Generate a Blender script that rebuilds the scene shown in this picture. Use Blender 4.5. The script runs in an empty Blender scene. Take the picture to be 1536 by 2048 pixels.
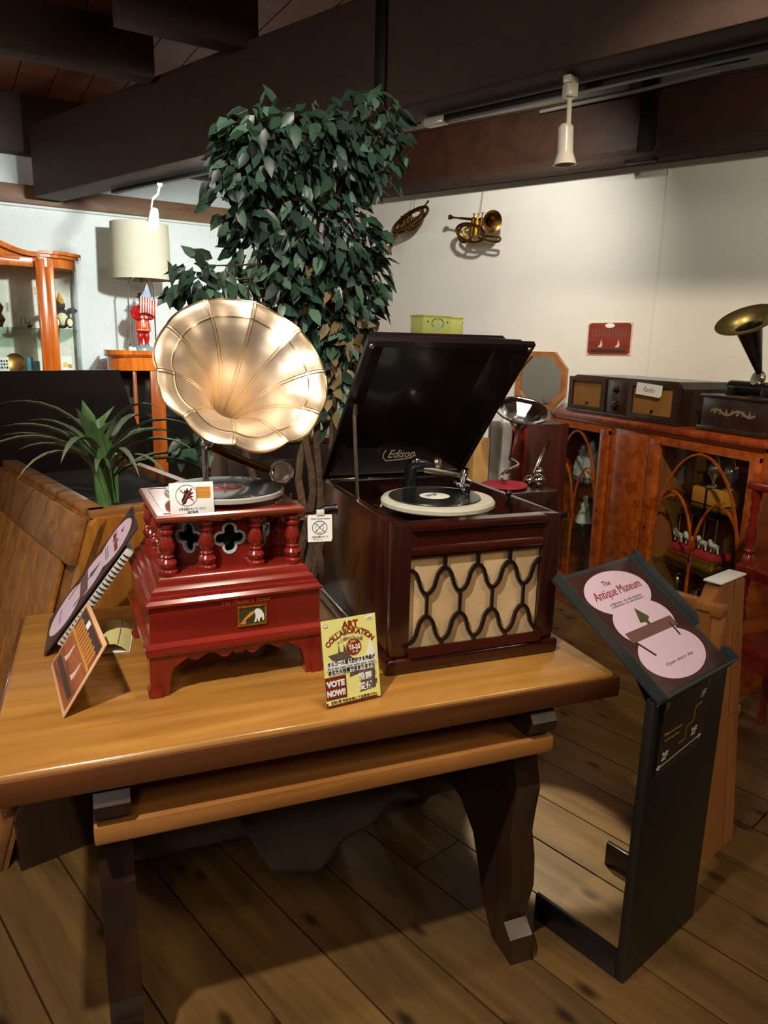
import bpy, bmesh, math, random
from mathutils import Vector, Matrix
random.seed(7)
S = bpy.context.scene
COL = S.collection
PI = math.pi

# ------------------------------------------------------------------ camera, world, lights, exposure
cd = bpy.data.cameras.new('camera'); cam = bpy.data.objects.new('camera', cd); COL.objects.link(cam)
cd.sensor_fit = 'VERTICAL'; cd.sensor_height = 24.0; cd.lens = 24.0*1450/2048; cd.clip_start = .02
_f = 1450.0
_up = -Vector((620-768, 7300-1024, _f)).normalized()
_r = Vector((4570-768, 767-1024, _f)).normalized()
_X = (_r-_up*_r.dot(_up)).normalized(); _Y = _up.cross(_X)
if _Y.z < 0: _Y = -_Y
cam.matrix_world = Matrix(((_X.x, -_X.y, -_X.z, 0), (_Y.x, -_Y.y, -_Y.z, 0), (_up.x, -_up.y, -_up.z, 1.41), (0, 0, 0, 1)))
S.camera = cam
S.view_settings.view_transform = 'Standard'; S.view_settings.look = 'None'
S.view_settings.exposure = 0.24; S.view_settings.gamma = 1.0; S.view_settings.use_curve_mapping = False

W = bpy.data.worlds.new('room_air'); S.world = W; W.use_nodes = True
W.node_tree.nodes['Background'].inputs[0].default_value = (1.0, .88, .75, 1)
W.node_tree.nodes['Background'].inputs[1].default_value = .03

def spot(name, loc, target, power, color, angle=60, blend=.6, radius=.04):
    d = bpy.data.lights.new(name, 'SPOT'); d.energy = power; d.color = color
    d.spot_size = math.radians(angle); d.spot_blend = blend; d.shadow_soft_size = radius
    o = bpy.data.objects.new(name, d); COL.objects.link(o); o.location = loc
    o.rotation_euler = (Vector(target)-Vector(loc)).to_track_quat('-Z', 'Y').to_euler()
    return o
WARM = (1.0, .83, .62); NEUT = (1.0, .93, .82); COOL = (.93, 1.0, .98)
def bulb(name, loc, power, color, radius):
    d = bpy.data.lights.new(name, 'POINT'); d.energy = power; d.color = color; d.shadow_soft_size = radius
    o = bpy.data.objects.new(name, d); COL.objects.link(o); o.location = loc; return o
bulb('fill_light_behind', (-.6, -1.1, 2.55), 36, (1.0, .92, .80), .22)  # added fill light, unseen, brightens the room from behind the camera
bulb('fill_light_right', (2.6, -.5, 2.55), 40, (1.0, .85, .64), .22)  # second unseen fill light, added for the right half
bulb('fill_light_left', (-1.7, 2.5, 2.5), 26, (1.0, .93, .82), .2)  # unseen fill added for the planter and the left walls
spot('track_spot_table', (-.55, .45, 2.75), (.25, 1.6, .85), 175, NEUT, 58, .8, .035)
spot('track_spot_overhead', (.55, 1.05, 2.85), (.5, 1.5, .72), 45, WARM, 75, .9, .05)
spot('track_spot_wall', (1.75, 2.95, 2.72), (2.15, 4.4, 1.7), 75, NEUT, 110, .9, .05)
spot('track_spot_wall_right', (2.55, 1.45, 2.72), (3.0, 3.0, 1.6), 27, (1.0, .97, .78), 100, .9, .05)
spot('fill_spot_corner', (.75, 3.7, 2.25), (-.1, 5.8, 1.55), 170, COOL, 110, .9, .05)  # added fill that keeps the left wall bright, no fitting modelled
spot('fill_spot_tree', (.35, .7, 2.75), (.7, 2.4, 1.75), 115, NEUT, 50, .9, .05)  # added front fill for the ficus, no fitting modelled
spot('track_spot_cabinet', (.9, .6, 2.75), (2.6, 2.9, 1.0), 210, WARM, 48, .9, .06)
spot('track_spot_patch', (1.36, 2.75, 2.24), (1.17, 1.56, 0), 300, (1.0, .90, .62), 11.5, .25, .02)
spot('track_spot_floor', (1.9, -.4, 2.8), (1.2, 1.0, 0), 26, (1.0, .80, .50), 75, .9, .08)

# ------------------------------------------------------------------ helpers
def hx(s, k=1.0):
    s = s.lstrip('#'); c = [int(s[i:i+2], 16)/255 for i in (0, 2, 4)]
    c = [(v/12.92 if v <= .04045 else ((v+.055)/1.055)**2.4)*k for v in c]
    return (c[0], c[1], c[2], 1)

def _nm(name):
    m = bpy.data.materials.new(name); m.use_nodes = True
    n = m.node_tree.nodes; return m, n, m.node_tree.links, n['Principled BSDF']

def mat(name, col, rough=.5, metal=0, coat=0, vary=.12, scale=8, bump=.0, bscale=60, spec=.5, trans=0, sheen=0):
    m, n, l, b = _nm(name)
    b.inputs['Roughness'].default_value = rough; b.inputs['Metallic'].default_value = metal
    b.inputs['Coat Weight'].default_value = coat; b.inputs['Coat Roughness'].default_value = .08
    b.inputs['Specular IOR Level'].default_value = spec
    b.inputs['Transmission Weight'].default_value = trans
    b.inputs['Sheen Weight'].default_value = sheen
    tc = n.new('ShaderNodeTexCoord'); no = n.new('ShaderNodeTexNoise')
    no.inputs['Scale'].default_value = scale; no.inputs['Detail'].default_value = 4
    l.new(tc.outputs['Object'], no.inputs['Vector'])
    r = n.new('ShaderNodeValToRGB'); c = hx(col) if isinstance(col, str) else col
    r.color_ramp.elements[0].position = .3; r.color_ramp.elements[1].position = .7
    r.color_ramp.elements[0].color = [v*(1-vary) for v in c[:3]]+[1]
    r.color_ramp.elements[1].color = [min(1, v*(1+vary)) for v in c[:3]]+[1]
    l.new(no.outputs['Fac'], r.inputs['Fac']); l.new(r.outputs['Color'], b.inputs['Base Color'])
    if bump:
        n2 = n.new('ShaderNodeTexNoise'); n2.inputs['Scale'].default_value = bscale; n2.inputs['Detail'].default_value = 3
        l.new(tc.outputs['Object'], n2.inputs['Vector'])
        bp = n.new('ShaderNodeBump'); bp.inputs['Strength'].default_value = bump; bp.inputs['Distance'].default_value = .01
        l.new(n2.outputs['Fac'], bp.inputs['Height']); l.new(bp.outputs['Normal'], b.inputs['Normal'])
    return m

def wood(name, dark, light, axis='X', scale=1.0, rough=.4, coat=.0, rand=.0, knots=False, bump=.08, contrast=(.32, .68)):
    m, n, l, b = _nm(name)
    b.inputs['Roughness'].default_value = rough; b.inputs['Coat Weight'].default_value = coat
    b.inputs['Coat Roughness'].default_value = .12
    tc = n.new('ShaderNodeTexCoord'); mp = n.new('ShaderNodeMapping'); oi = n.new('ShaderNodeObjectInfo')
    ml = n.new('ShaderNodeVectorMath'); ml.operation = 'SCALE'; ml.inputs[0].default_value = (37, 21, 13)
    l.new(oi.outputs['Random'], ml.inputs['Scale'])
    l.new(tc.outputs['Object'], mp.inputs['Vector']); l.new(ml.outputs[0], mp.inputs['Location'])
    k = {'X': (1.2, 14, 14), 'Y': (14, 1.2, 14), 'Z': (14, 14, 1.2)}[axis]
    mp.inputs['Scale'].default_value = [v*scale for v in k]
    no = n.new('ShaderNodeTexNoise'); no.inputs['Scale'].default_value = 1.6; no.inputs['Detail'].default_value = 7
    no.inputs['Roughness'].default_value = .62; no.inputs['Distortion'].default_value = .7
    l.new(mp.outputs[0], no.inputs['Vector'])
    r = n.new('ShaderNodeValToRGB'); r.color_ramp.elements[0].position = contrast[0]; r.color_ramp.elements[1].position = contrast[1]
    r.color_ramp.elements[0].color = hx(dark); r.color_ramp.elements[1].color = hx(light)
    l.new(no.outputs['Fac'], r.inputs['Fac']); out = r.outputs['Color']
    if knots:
        mk = n.new('ShaderNodeMapping'); kk = {'X': (2.6, 5.2, 1), 'Y': (5.2, 2.6, 1), 'Z': (5.2, 1, 2.6)}[axis]
        mk.inputs['Scale'].default_value = kk
        l.new(tc.outputs['Object'], mk.inputs['Vector']); l.new(ml.outputs[0], mk.inputs['Location'])
        vo = n.new('ShaderNodeTexVoronoi'); vo.inputs['Scale'].default_value = 1.0; vo.voronoi_dimensions = '3D' if axis == 'Z' else '2D'; l.new(mk.outputs[0], vo.inputs['Vector'])
        kr = n.new('ShaderNodeValToRGB'); kr.color_ramp.elements[0].position = .03; kr.color_ramp.elements[1].position = .10
        kr.color_ramp.elements[0].color = (.12, .06, .03, 1); kr.color_ramp.elements[1].color = (1, 1, 1, 1)
        l.new(vo.outputs['Distance'], kr.inputs['Fac'])
        mx = n.new('ShaderNodeMix'); mx.data_type = 'RGBA'; mx.blend_type = 'MULTIPLY'; mx.inputs[0].default_value = .85
        l.new(out, mx.inputs[6]); l.new(kr.outputs['Color'], mx.inputs[7]); out = mx.outputs[2]
    if rand:
        hs = n.new('ShaderNodeHueSaturation'); mr = n.new('ShaderNodeMapRange')
        mr.inputs['To Min'].default_value = 1-rand; mr.inputs['To Max'].default_value = 1+rand
        l.new(oi.outputs['Random'], mr.inputs['Value']); l.new(mr.outputs[0], hs.inputs['Value'])
        l.new(out, hs.inputs['Color']); out = hs.outputs['Color']
    l.new(out, b.inputs['Base Color'])
    bp = n.new('ShaderNodeBump'); bp.inputs['Strength'].default_value = bump; bp.inputs['Distance'].default_value = .004
    l.new(no.outputs['Fac'], bp.inputs['Height']); l.new(bp.outputs['Normal'], b.inputs['Normal'])
    return m

def glass(name, tint=(1, 1, 1, 1), rough=.03, amount=1.0):
    m, n, l, b = _nm(name); n.remove(b)
    out = n['Material Output']; t = n.new('ShaderNodeBsdfTransparent'); t.inputs[0].default_value = tint
    g = n.new('ShaderNodeBsdfGlossy'); g.inputs['Roughness'].default_value = rough
    lw = n.new('ShaderNodeLayerWeight'); lw.inputs['Blend'].default_value = .5
    pw_ = n.new('ShaderNodeMath'); pw_.operation = 'POWER'; pw_.inputs[1].default_value = 4
    mu = n.new('ShaderNodeMath'); mu.operation = 'MULTIPLY_ADD'; mu.inputs[1].default_value = .8*min(1, amount); mu.inputs[2].default_value = .03*amount
    mx = n.new('ShaderNodeMixShader'); l.new(lw.outputs['Facing'], pw_.inputs[0]); l.new(pw_.outputs[0], mu.inputs[0]); l.new(mu.outputs[0], mx.inputs[0])
    l.new(t.outputs[0], mx.inputs[1]); l.new(g.outputs[0], mx.inputs[2]); l.new(mx.outputs[0], out.inputs['Surface'])
    return m

def lamp_mat(name, col, strength):
    m, n, l, b = _nm(name); b.inputs['Emission Color'].default_value = hx(col); b.inputs['Emission Strength'].default_value = strength
    b.inputs['Base Color'].default_value = hx(col); return m

I4 = Matrix.Identity(4)
def frame(o, x, y):
    x = Vector(x).normalized(); y = Vector(y); y = (y-x*y.dot(x)).normalized(); z = x.cross(y)
    return Matrix(((x.x, y.x, z.x, o[0]), (x.y, y.y, z.y, o[1]), (x.z, y.z, z.z, o[2]), (0, 0, 0, 1)))
def TR(x=0, y=0, z=0): return Matrix.Translation((x, y, z))
def RZ(a): return Matrix.Rotation(math.radians(a), 4, 'Z')
def RX(a): return Matrix.Rotation(math.radians(a), 4, 'X')
def RY(a): return Matrix.Rotation(math.radians(a), 4, 'Y')
def aim(o, d):                                   # local +Z along d
    q = Vector(d).to_track_quat('Z', 'Y'); return Matrix.Translation(o) @ q.to_matrix().to_4x4()

class G:
    def __init__(s): s.bm = bmesh.new()
    def add(s, vs, fs, M=I4):
        v = [s.bm.verts.new(M @ Vector(p)) for p in vs]
        for f in fs:
            try: s.bm.faces.new([v[i] for i in f])
            except ValueError: pass
        return s
    def box(s, c, d, M=I4, bev=0, seg=2):
        if not bev:
            x, y, z = d[0]/2, d[1]/2, d[2]/2
            vs = [(c[0]+i*x, c[1]+j*y, c[2]+k*z) for k in (-1, 1) for j in (-1, 1) for i in (-1, 1)]
            return s.add(vs, [(0, 2, 3, 1), (4, 5, 7, 6), (0, 1, 5, 4), (2, 6, 7, 3), (0, 4, 6, 2), (1, 3, 7, 5)], M)
        t = bmesh.new()
        bmesh.ops.create_cube(t, size=1, matrix=Matrix.Translation(c) @ Matrix.Diagonal((d[0], d[1], d[2], 1)))
        bmesh.ops.bevel(t, geom=list(t.edges), offset=bev, segments=seg, profile=.5, affect='EDGES')
        t.verts.index_update()
        s.add([v.co.copy() for v in t.verts], [[v.index for v in f.verts] for f in t.faces], M); t.free(); return s
    def prism(s, poly, z0, z1, M=I4):
        n = len(poly); vs = [(p[0], p[1], z0) for p in poly]+[(p[0], p[1], z1) for p in poly]
        fs = [tuple(range(n-1, -1, -1)), tuple(range(n, 2*n))]+[(i, (i+1) % n, n+(i+1) % n, n+i) for i in range(n)]
        return s.add(vs, fs, M)
    def holed(s, outer, holes, z0, z1, M=I4):
        t = bmesh.new(); loops = [outer]+holes; edges = []; rings = []
        for lp in loops:
            vs = [t.verts.new((p[0], p[1], z0)) for p in lp]
            edges += [t.edges.new((vs[i], vs[(i+1) % len(vs)])) for i in range(len(vs))]; rings.append(len(lp))
        bmesh.ops.triangle_fill(t, use_beauty=True, use_dissolve=False, edges=edges, normal=(0, 0, 1))
        t.verts.index_update(); n = len(t.verts)
        vs = [tuple(v.co) for v in t.verts]; vs2 = [(v[0], v[1], z1) for v in vs]
        fs = [[v.index for v in f.verts] for f in t.faces]
        out = [f[::-1] for f in fs]+[[i+n for i in f] for f in fs]; k = 0
        for c in rings:
            out += [(k+i, k+(i+1) % c, n+k+(i+1) % c, n+k+i) for i in range(c)]; k += c
        t.free(); return s.add(vs+vs2, out, M)
    def lathe(s, prof, M=I4, seg=20, a0=0, a1=2*PI, caps=True, wob=None):
        full = abs(a1-a0-2*PI) < 1e-4; na = seg if full else seg+1; vs = []; fs = []
        for r, z in prof:
            for i in range(na):
                a = a0+(a1-a0)*i/seg; rr = r*(1+(wob(a, r) if wob else 0)); vs.append((rr*math.cos(a), rr*math.sin(a), z))
        for k in range(len(prof)-1):
            for i in range(seg):
                j = (i+1) % na; fs.append((k*na+i, k*na+j, (k+1)*na+j, (k+1)*na+i))
        if caps and full:
            if prof[0][0] > 1e-5: fs.append(tuple(range(seg-1, -1, -1)))
            if prof[-1][0] > 1e-5: fs.append(tuple(range((len(prof)-1)*na, (len(prof)-1)*na+seg)))
        return s.add(vs, fs, M)
    def cyl(s, a, b, r, seg=12, r2=None):
        a, b = Vector(a), Vector(b); return s.lathe([(r, 0), (r if r2 is None else r2, (b-a).length)], aim(a, b-a), seg)
    def tube(s, pts, r, seg=8, closed=False, M=I4):
        pts = [Vector(p) for p in pts]; n = len(pts); rs = r if isinstance(r, (list, tuple)) else [r]*n
        vs = []; fs = []; up = None
        for i, p in enumerate(pts):
            t = (pts[(i+1) % n]-pts[i-1]) if closed else (pts[min(i+1, n-1)]-pts[max(i-1, 0)])
            t.normalize()
            if up is None: up = Vector((0, 0, 1)) if abs(t.z) < .9 else Vector((1, 0, 0))
            u = (up-t*up.dot(t)).normalized(); w = t.cross(u); up = u
            for k in range(seg):
                a = 2*PI*k/seg; vs.append(p+(u*math.cos(a)+w*math.sin(a))*rs[i])
        m = n if closed else n-1
        for i in range(m):
            for k in range(seg):
                j = (i+1) % n; fs.append((i*seg+k, i*seg+(k+1) % seg, j*seg+(k+1) % seg, j*seg+k))
        if not closed: fs += [tuple(range(seg-1, -1, -1)), tuple(range((n-1)*seg, n*seg))]
        return s.add(vs, fs, M)
    def ball(s, c, r, sc=(1, 1, 1), M=I4, seg=14):
        pr = [(r*math.sin(PI*i/8), -r*math.cos(PI*i/8)) for i in range(9)]; pr[0] = (0, -r); pr[-1] = (0, r)
        return s.lathe(pr, M @ Matrix.Translation(c) @ Matrix.Diagonal((sc[0], sc[1], sc[2], 1)), seg, caps=False)
    def ribbon(s, pts, w, z0, z1, M=I4, closed=False):
        n = len(pts); L = []; Rr = []
        for i in range(n):
            a = pts[i-1] if (closed or i > 0) else pts[i]; b = pts[(i+1) % n] if (closed or i < n-1) else pts[i]
            dx, dy = b[0]-a[0], b[1]-a[1]; q = math.hypot(dx, dy) or 1; nx, ny = -dy/q*w/2, dx/q*w/2
            L.append((pts[i][0]+nx, pts[i][1]+ny)); Rr.append((pts[i][0]-nx, pts[i][1]-ny))
        vs = [(p[0], p[1], z) for z in (z0, z1) for p in L+Rr]; fs = []; N = 2*n
        for i in range(n if closed else n-1):
            j = (i+1) % n
            fs += [(N+i, N+n+i, N+n+j, N+j), (i, j, n+j, n+i), (i, N+i, N+j, j), (n+i, n+j, N+n+j, N+n+i)]
        if not closed: fs += [(0, n, N+n, N), (n-1, N+n-1, N+2*n-1, 2*n-1)]
        return s.add(vs, fs, M)
    def mesh(s, name, m, smooth=None):
        bmesh.ops.remove_doubles(s.bm, verts=s.bm.verts, dist=1e-6)
        bmesh.ops.recalc_face_normals(s.bm, faces=s.bm.faces)
        me = bpy.data.meshes.new(name); s.bm.to_mesh(me); s.bm.free()
        if m: me.materials.append(m)
        if smooth is not None:
            me.polygons.foreach_set('use_smooth', [True]*len(me.polygons)); me.set_sharp_from_angle(angle=math.radians(smooth))
        return me
    def build(s, name, m, parent=None, smooth=35):
        return link(name, s.mesh(name, m, smooth), parent)

def link(name, me, parent=None):
    o = bpy.data.objects.new(name, me); COL.objects.link(o)
    if parent is not None: o.parent = parent
    return o
def tag(o, label, cat, group=None):
    o['label'] = label; o['category'] = cat
    if group: o['group'] = group
    return o
def thing(name, label, cat, loc=(0, 0, 0), rz=0, group=None, M=None):
    o = bpy.data.objects.new(name, None); o.empty_display_size = .05; COL.objects.link(o)
    o.matrix_world = M if M is not None else (Matrix.Translation(loc) @ RZ(rz))
    return tag(o, label, cat, group)
def struct(o): o['kind'] = 'structure'; return o
def text_mesh(body, size, shear=0, space=1.0, bold=0, extrude=.00025):
    cu = bpy.data.curves.new('lettering', 'FONT'); cu.body = body; cu.size = size; cu.align_x = 'CENTER'; cu.align_y = 'CENTER'
    cu.shear = shear; cu.space_character = space; cu.offset = bold; cu.extrude = extrude; cu.resolution_u = 2
    o = bpy.data.objects.new('lettering', cu); COL.objects.link(o)
    dg = bpy.context.evaluated_depsgraph_get(); dg.update()
    me = bpy.data.meshes.new_from_object(o.evaluated_get(dg)); bpy.data.objects.remove(o); bpy.data.curves.remove(cu)
    return me
def text(body, size, m, parent, M=I4, width=None, **kw):
    me = text_mesh(body, size, **kw); me.materials.clear(); me.materials.append(m)
    if width and len(me.vertices):
        xs = [v.co.x for v in me.vertices]; k = width/max(1e-6, max(xs)-min(xs)); me.transform(Matrix.Diagonal((k, 1, 1, 1)))
    me.transform(M); return link('lettering', me, parent)
def arc_text(body, size, R, m, parent, M=I4, spread=None, bold=0):
    ms = [text_mesh(c, size, bold=bold) if c != ' ' else None for c in body]; ws = []
    for me in ms:
        if me is None or not len(me.vertices): ws.append(size*.35); continue
        xs = [v.co.x for v in me.vertices]; ws.append(max(xs)-min(xs)+size*.12)
    tot = sum(ws); k = spread/(tot/R) if spread else 1; a = tot/R*k/2; bm = bmesh.new()
    for me, w in zip(ms, ws):
        th = a-w/R*k/2; a -= w/R*k
        if me is None: continue
        xs = [v.co.x for v in me.vertices]; cx = (max(xs)+min(xs))/2
        me.transform(M @ Matrix.Translation((R*math.sin(-th), R*math.cos(th)-R, 0)) @ Matrix.Rotation(th, 4, 'Z') @ Matrix.Translation((-cx, 0, 0)))
        bm.from_mesh(me); bpy.data.meshes.remove(me)
    me = bpy.data.meshes.new('lettering'); bm.to_mesh(me); bm.free(); me.materials.append(m); return link('lettering', me, parent)
def circ(cx, cy, r, n=24, ry=None): return [(cx+r*math.cos(2*PI*i/n), cy+(ry or r)*math.sin(2*PI*i/n)) for i in range(n)]
def rect(x0, y0, x1, y1): return [(x0, y0), (x1, y0), (x1, y1), (x0, y1)]
def quatrefoil(cx, cy, r, n=8):
    pts = []
    for k in range(4):
        a = k*PI/2; ox, oy = cx+r*.58*math.cos(a), cy+r*.58*math.sin(a)
        for i in range(n):
            t = a-PI*.62+PI*1.24*i/(n-1); pts.append((ox+r*.42*math.cos(t), oy+r*.42*math.sin(t)))
    return pts
def clip_poly(poly, n, d):                       # keep n.p <= d
    out = []
    for i in range(len(poly)):
        a, b = poly[i], poly[(i+1) % len(poly)]; fa, fb = a[0]*n[0]+a[1]*n[1]-d, b[0]*n[0]+b[1]*n[1]-d
        if fa <= 0: out.append(a)
        if fa*fb < 0:
            t = fa/(fa-fb); out.append((a[0]+(b[0]-a[0])*t, a[1]+(b[1]-a[1])*t))
    return out

# ------------------------------------------------------------------ materials
M_floor = wood('floor_pine', '50391c', '785a30', 'X', .55, .42, .15, .16, True, .12)
M_table = wood('table_oak', '80531f', 'ba8640', 'X', .7, .26, .35, 0, False, .05, (.25, .75))
M_tabdark = wood('table_edge', '4a2814', '6d4020', 'X', .8, .35, .2)
M_leg = wood('leg_dark_wood', '22140d', '3a2416', 'Z', .8, .38, .2)
M_shelf = wood('shelf_wood', '8a5526', 'b57d42', 'X', .7, .4, .1)
M_beam = wood('beam_wood', '33221a', '40291c', 'X', .8, .7, 0, .05)
M_frieze = wood('frieze_wood', '2f1a10', '472818', 'X', .4, .5, 0, .05)
M_ceil = wood('ceiling_wood', '5c2c16', '7d4222', 'Y', .5, .6, 0, .15)
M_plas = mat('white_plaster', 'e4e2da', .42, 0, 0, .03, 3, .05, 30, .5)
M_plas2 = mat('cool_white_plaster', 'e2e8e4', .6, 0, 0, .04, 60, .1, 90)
M_plasshade = mat('shaded_plaster', '77736a', .8, 0, 0, .1, 4)  # white plaster with the dimness under the ceiling put into its colour
M_mold = wood('moulding_wood', '6b4a33', '8d6847', 'X', .6, .55)
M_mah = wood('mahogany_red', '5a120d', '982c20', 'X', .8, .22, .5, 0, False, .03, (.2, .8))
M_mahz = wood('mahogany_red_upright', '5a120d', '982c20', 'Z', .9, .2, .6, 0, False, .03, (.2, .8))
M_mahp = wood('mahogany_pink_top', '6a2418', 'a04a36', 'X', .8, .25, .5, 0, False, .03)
M_edi = wood('dark_mahogany', '1c0907', '3e1a15', 'Z', .9, .28, .4, 0, False, .03)
M_edx = wood('dark_mahogany_rail', '1c0907', '47190f', 'X', .9, .25, .4, 0, False, .03)
M_lidin = mat('black_lacquer_lid', '1b1216', .32, 0, .3, .1)
M_grille = mat('black_fretwork', '1c1010', .35, 0, .2)
M_cloth = mat('cream_grille_cloth', 'cfb083', .9, 0, 0, .2, 7, .2, 400)
M_brass = mat('horn_brass', (.82, .68, .53, 1), .42, .93, 0, .12, 5, .04, 40)
M_brassrib = mat('horn_seam_brass', (.90, .74, .46, 1), .25, 1)
M_brass2 = mat('aged_brass', '9c8a56', .45, 1, 0, .2, 20)
M_gold = mat('gilt_metal', 'd9b23f', .3, 1, 0, .2, 60, .5, 200)
M_bronze = mat('bronze_brown', '7d5a30', .35, 1, 0, .35, 30)
M_chrome = mat('chrome', 'd9d9d6', .12, 1, 0, .03)
M_nick = mat('worn_nickel', 'b5a996', .25, 1, 0, .15, 40)
M_black = mat('black_enamel', '0d0c0d', .3, 0, .3)
M_vinyl = mat('black_shellac', '101013', .28, 0, .4, .05)
M_felt = mat('grey_felt', 'b9b6a4', .9, 0, 0, .08, 40, .2, 300)
M_platter = mat('white_platter_rim', 'd8d2c6', .3, .4)
M_redlab = mat('red_label', 'b01f38', .5)
M_whitelab = mat('white_label', 'd8d6cf', .5)
M_paper = mat('white_paper', 'eeeeea', .6, 0, 0, .02)
M_cream = mat('cream_paper', 'dccf8a', .7, 0, 0, .05)
M_pink = mat('lilac_print', 'd9bfd2', .5, 0, .2, .02)
M_brn = mat('brown_print', '3c1f1b', .45, 0, .3, .15)
M_ink = mat('black_ink', '15130f', .6)
M_inkg = mat('grey_ink', '7d7a75', .6)
M_inkr = mat('red_ink', '8a2a2a', .6)
M_redx = mat('red_cross_print', 'c83a32', .6)
M_orng = mat('orange_print', 'c98a34', .6)
M_yel = mat('yellow_print', 'ece58c', .45, 0, .2, .03)
M_maroon = mat('maroon_print', '7a2418', .5)
M_ltr = mat('rust_red_print', '8a2a14', .5)
M_sepia = wood('sepia_print', '70300f', 'b5602a', 'X', 1.2, .4, .3)
M_redpr = wood('red_print', '6b1e12', '93321f', 'X', 1.5, .45, .2)
M_peach = mat('peach_border', 'd9ad84', .5)
M_acr = glass('clear_acrylic', (.98, .98, .98, 1), .02, .8)
M_film = glass('smoky_film', (.55, .47, .40, 1), .3, 3.0)
M_glass = glass('cabinet_glass', (.95, .97, .95, 1), .02, .9)
M_shelfgl = glass('shelf_glass', (.70, .86, .80, 1), .05, 1.5)
M_steel = mat('polished_dark_steel', '8d867c', .10, 1, 0, .06, 3)
M_steelf = mat('brushed_dark_steel', '45443e', .4, .85, 0, .15, 3)
M_tray = mat('slate_painted_steel', '4c5456', .38, .6, 0, .08)
M_walnut = wood('orange_walnut', '783008', 'b85c1e', 'Z', .8, .25, .5, 0, False, .03)
M_walx = wood('orange_walnut_rail', '783008', 'b85c1e', 'X', .8, .25, .5, 0, False, .03)
M_wally = wood('orange_walnut_top', '6e2608', 'a44a18', 'Y', .8, .25, .5, 0, False, .03)
M_cab1 = wood('honey_wood', 'a8480c', 'e07a20', 'Z', .8, .22, .6, 0, False, .03)
M_cabin = wood('cabinet_inside', '7a4522', 'a0622f', 'Y', .5, .5)
M_radio = wood('dark_radio_wood', '1d120d', '382218', 'Y', .7, .3, .4)
M_amber = mat('amber_speaker_cloth', '8a5f26', .8, 0, 0, .15, 9, .2, 300)
M_pine = wood('aged_pine', '8a5226', 'b0743a', 'Z', .6, .38, .2, 0, True)
M_planter = wood('planter_wood', '7c4716', 'b87a32', 'Z', .8, .35, .2, .1, False, .08, (.25, .75))
M_plantx = wood('planter_rail', '6e4420', '9a6836', 'X', .8, .35, .2)
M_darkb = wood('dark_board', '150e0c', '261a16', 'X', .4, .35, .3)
M_soil = mat('dark_soil', '17110c', .95, 0, 0, .4, 40, .6, 80)
M_leaf = mat('ficus_leaf', '334e3b', .38, 0, 0, .4, 3, 0, 60)
M_leaf2 = mat('ficus_leaf_dark', '26382c', .42, 0, 0, .35, 3)
M_leaf3 = mat('ficus_leaf_pale', '54705c', .38, 0, 0, .3, 3)
M_leafdry = mat('dry_leaf', '75603f', .6, 0, 0, .35, 3)
M_sbox = mat('sound_box_chrome', 'e4e6ea', .28, 1, 0, .03)
M_bark = mat('pale_bark', '4e3b28', .85, 0, 0, .4, 25, .6, 50)
M_drac = mat('strap_leaf', '66735a', .45, 0, 0, .25, 5)
M_dracc = mat('strap_leaf_core', '527542', .4, 0, 0, .25, 6)
M_shade = mat('linen_shade', 'd5cdb4', .85, 0, 0, .03, 40, .1, 200)
M_coat = mat('scarlet_glaze', 'b51518', .25, 0, .5, .15)
M_coat2 = mat('orange_red_glaze', 'e0491f', .25, 0, .5, .15)
M_skin = mat('glazed_skin', 'e3b69a', .3, 0, .4)
M_teal = mat('teal_glaze', '6d979c', .3, 0, .4)
M_tealb = mat('teal_card', '4d8ea3', .5)
M_porc = mat('white_porcelain', 'c9d3d0', .2, 0, .5, .08)
M_ylbox = mat('lime_box', 'ccd074', .55, 0, 0, .04)
M_olive = mat('olive_box', '8c9260', .6)
M_toyd = mat('toy_dark', '3a3034', .8); M_toyw = mat('toy_cream', 'e9dfb5', .8); M_toyy = mat('toy_yellow', 'dd9a26', .7)
M_card = mat('grey_cardboard', '514a40', .85, 0, 0, .15, 6)
M_white = mat('white_enamel', 'd9d6c8', .3, 0, .3, .03)
M_bulb = lamp_mat('lit_bulb', 'fff4e0', 40)
M_red = mat('red_felt', 'b0283a', .8)
M_mirror = mat('mirror_glass', 'dfe5e0', .03, 1, 0, 0)
M_strap = mat('black_iron', '0c0b0a', .5, .5)

# ================================================================== THE SETTING
CR = (1.16, 6.12)
ROOM = [(1.16, 6.12), (-3.0, 5.43), (-3.0, -2.0), (5.5, -2.0), (5.5, -.985)]
FL = frame((CR[0], CR[1], 0), (.987, .164, 0), (-.164, .987, 0))       # left back wall: x along, y outward
FR = frame((2.7, 3.6, 0), (.521, -.853, 0), (.853, .521, 0))           # right wall
FB = frame((1.095, 3.0, 0), (.471, -.882, 0), (.882, .471, 0))         # main beam

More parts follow.
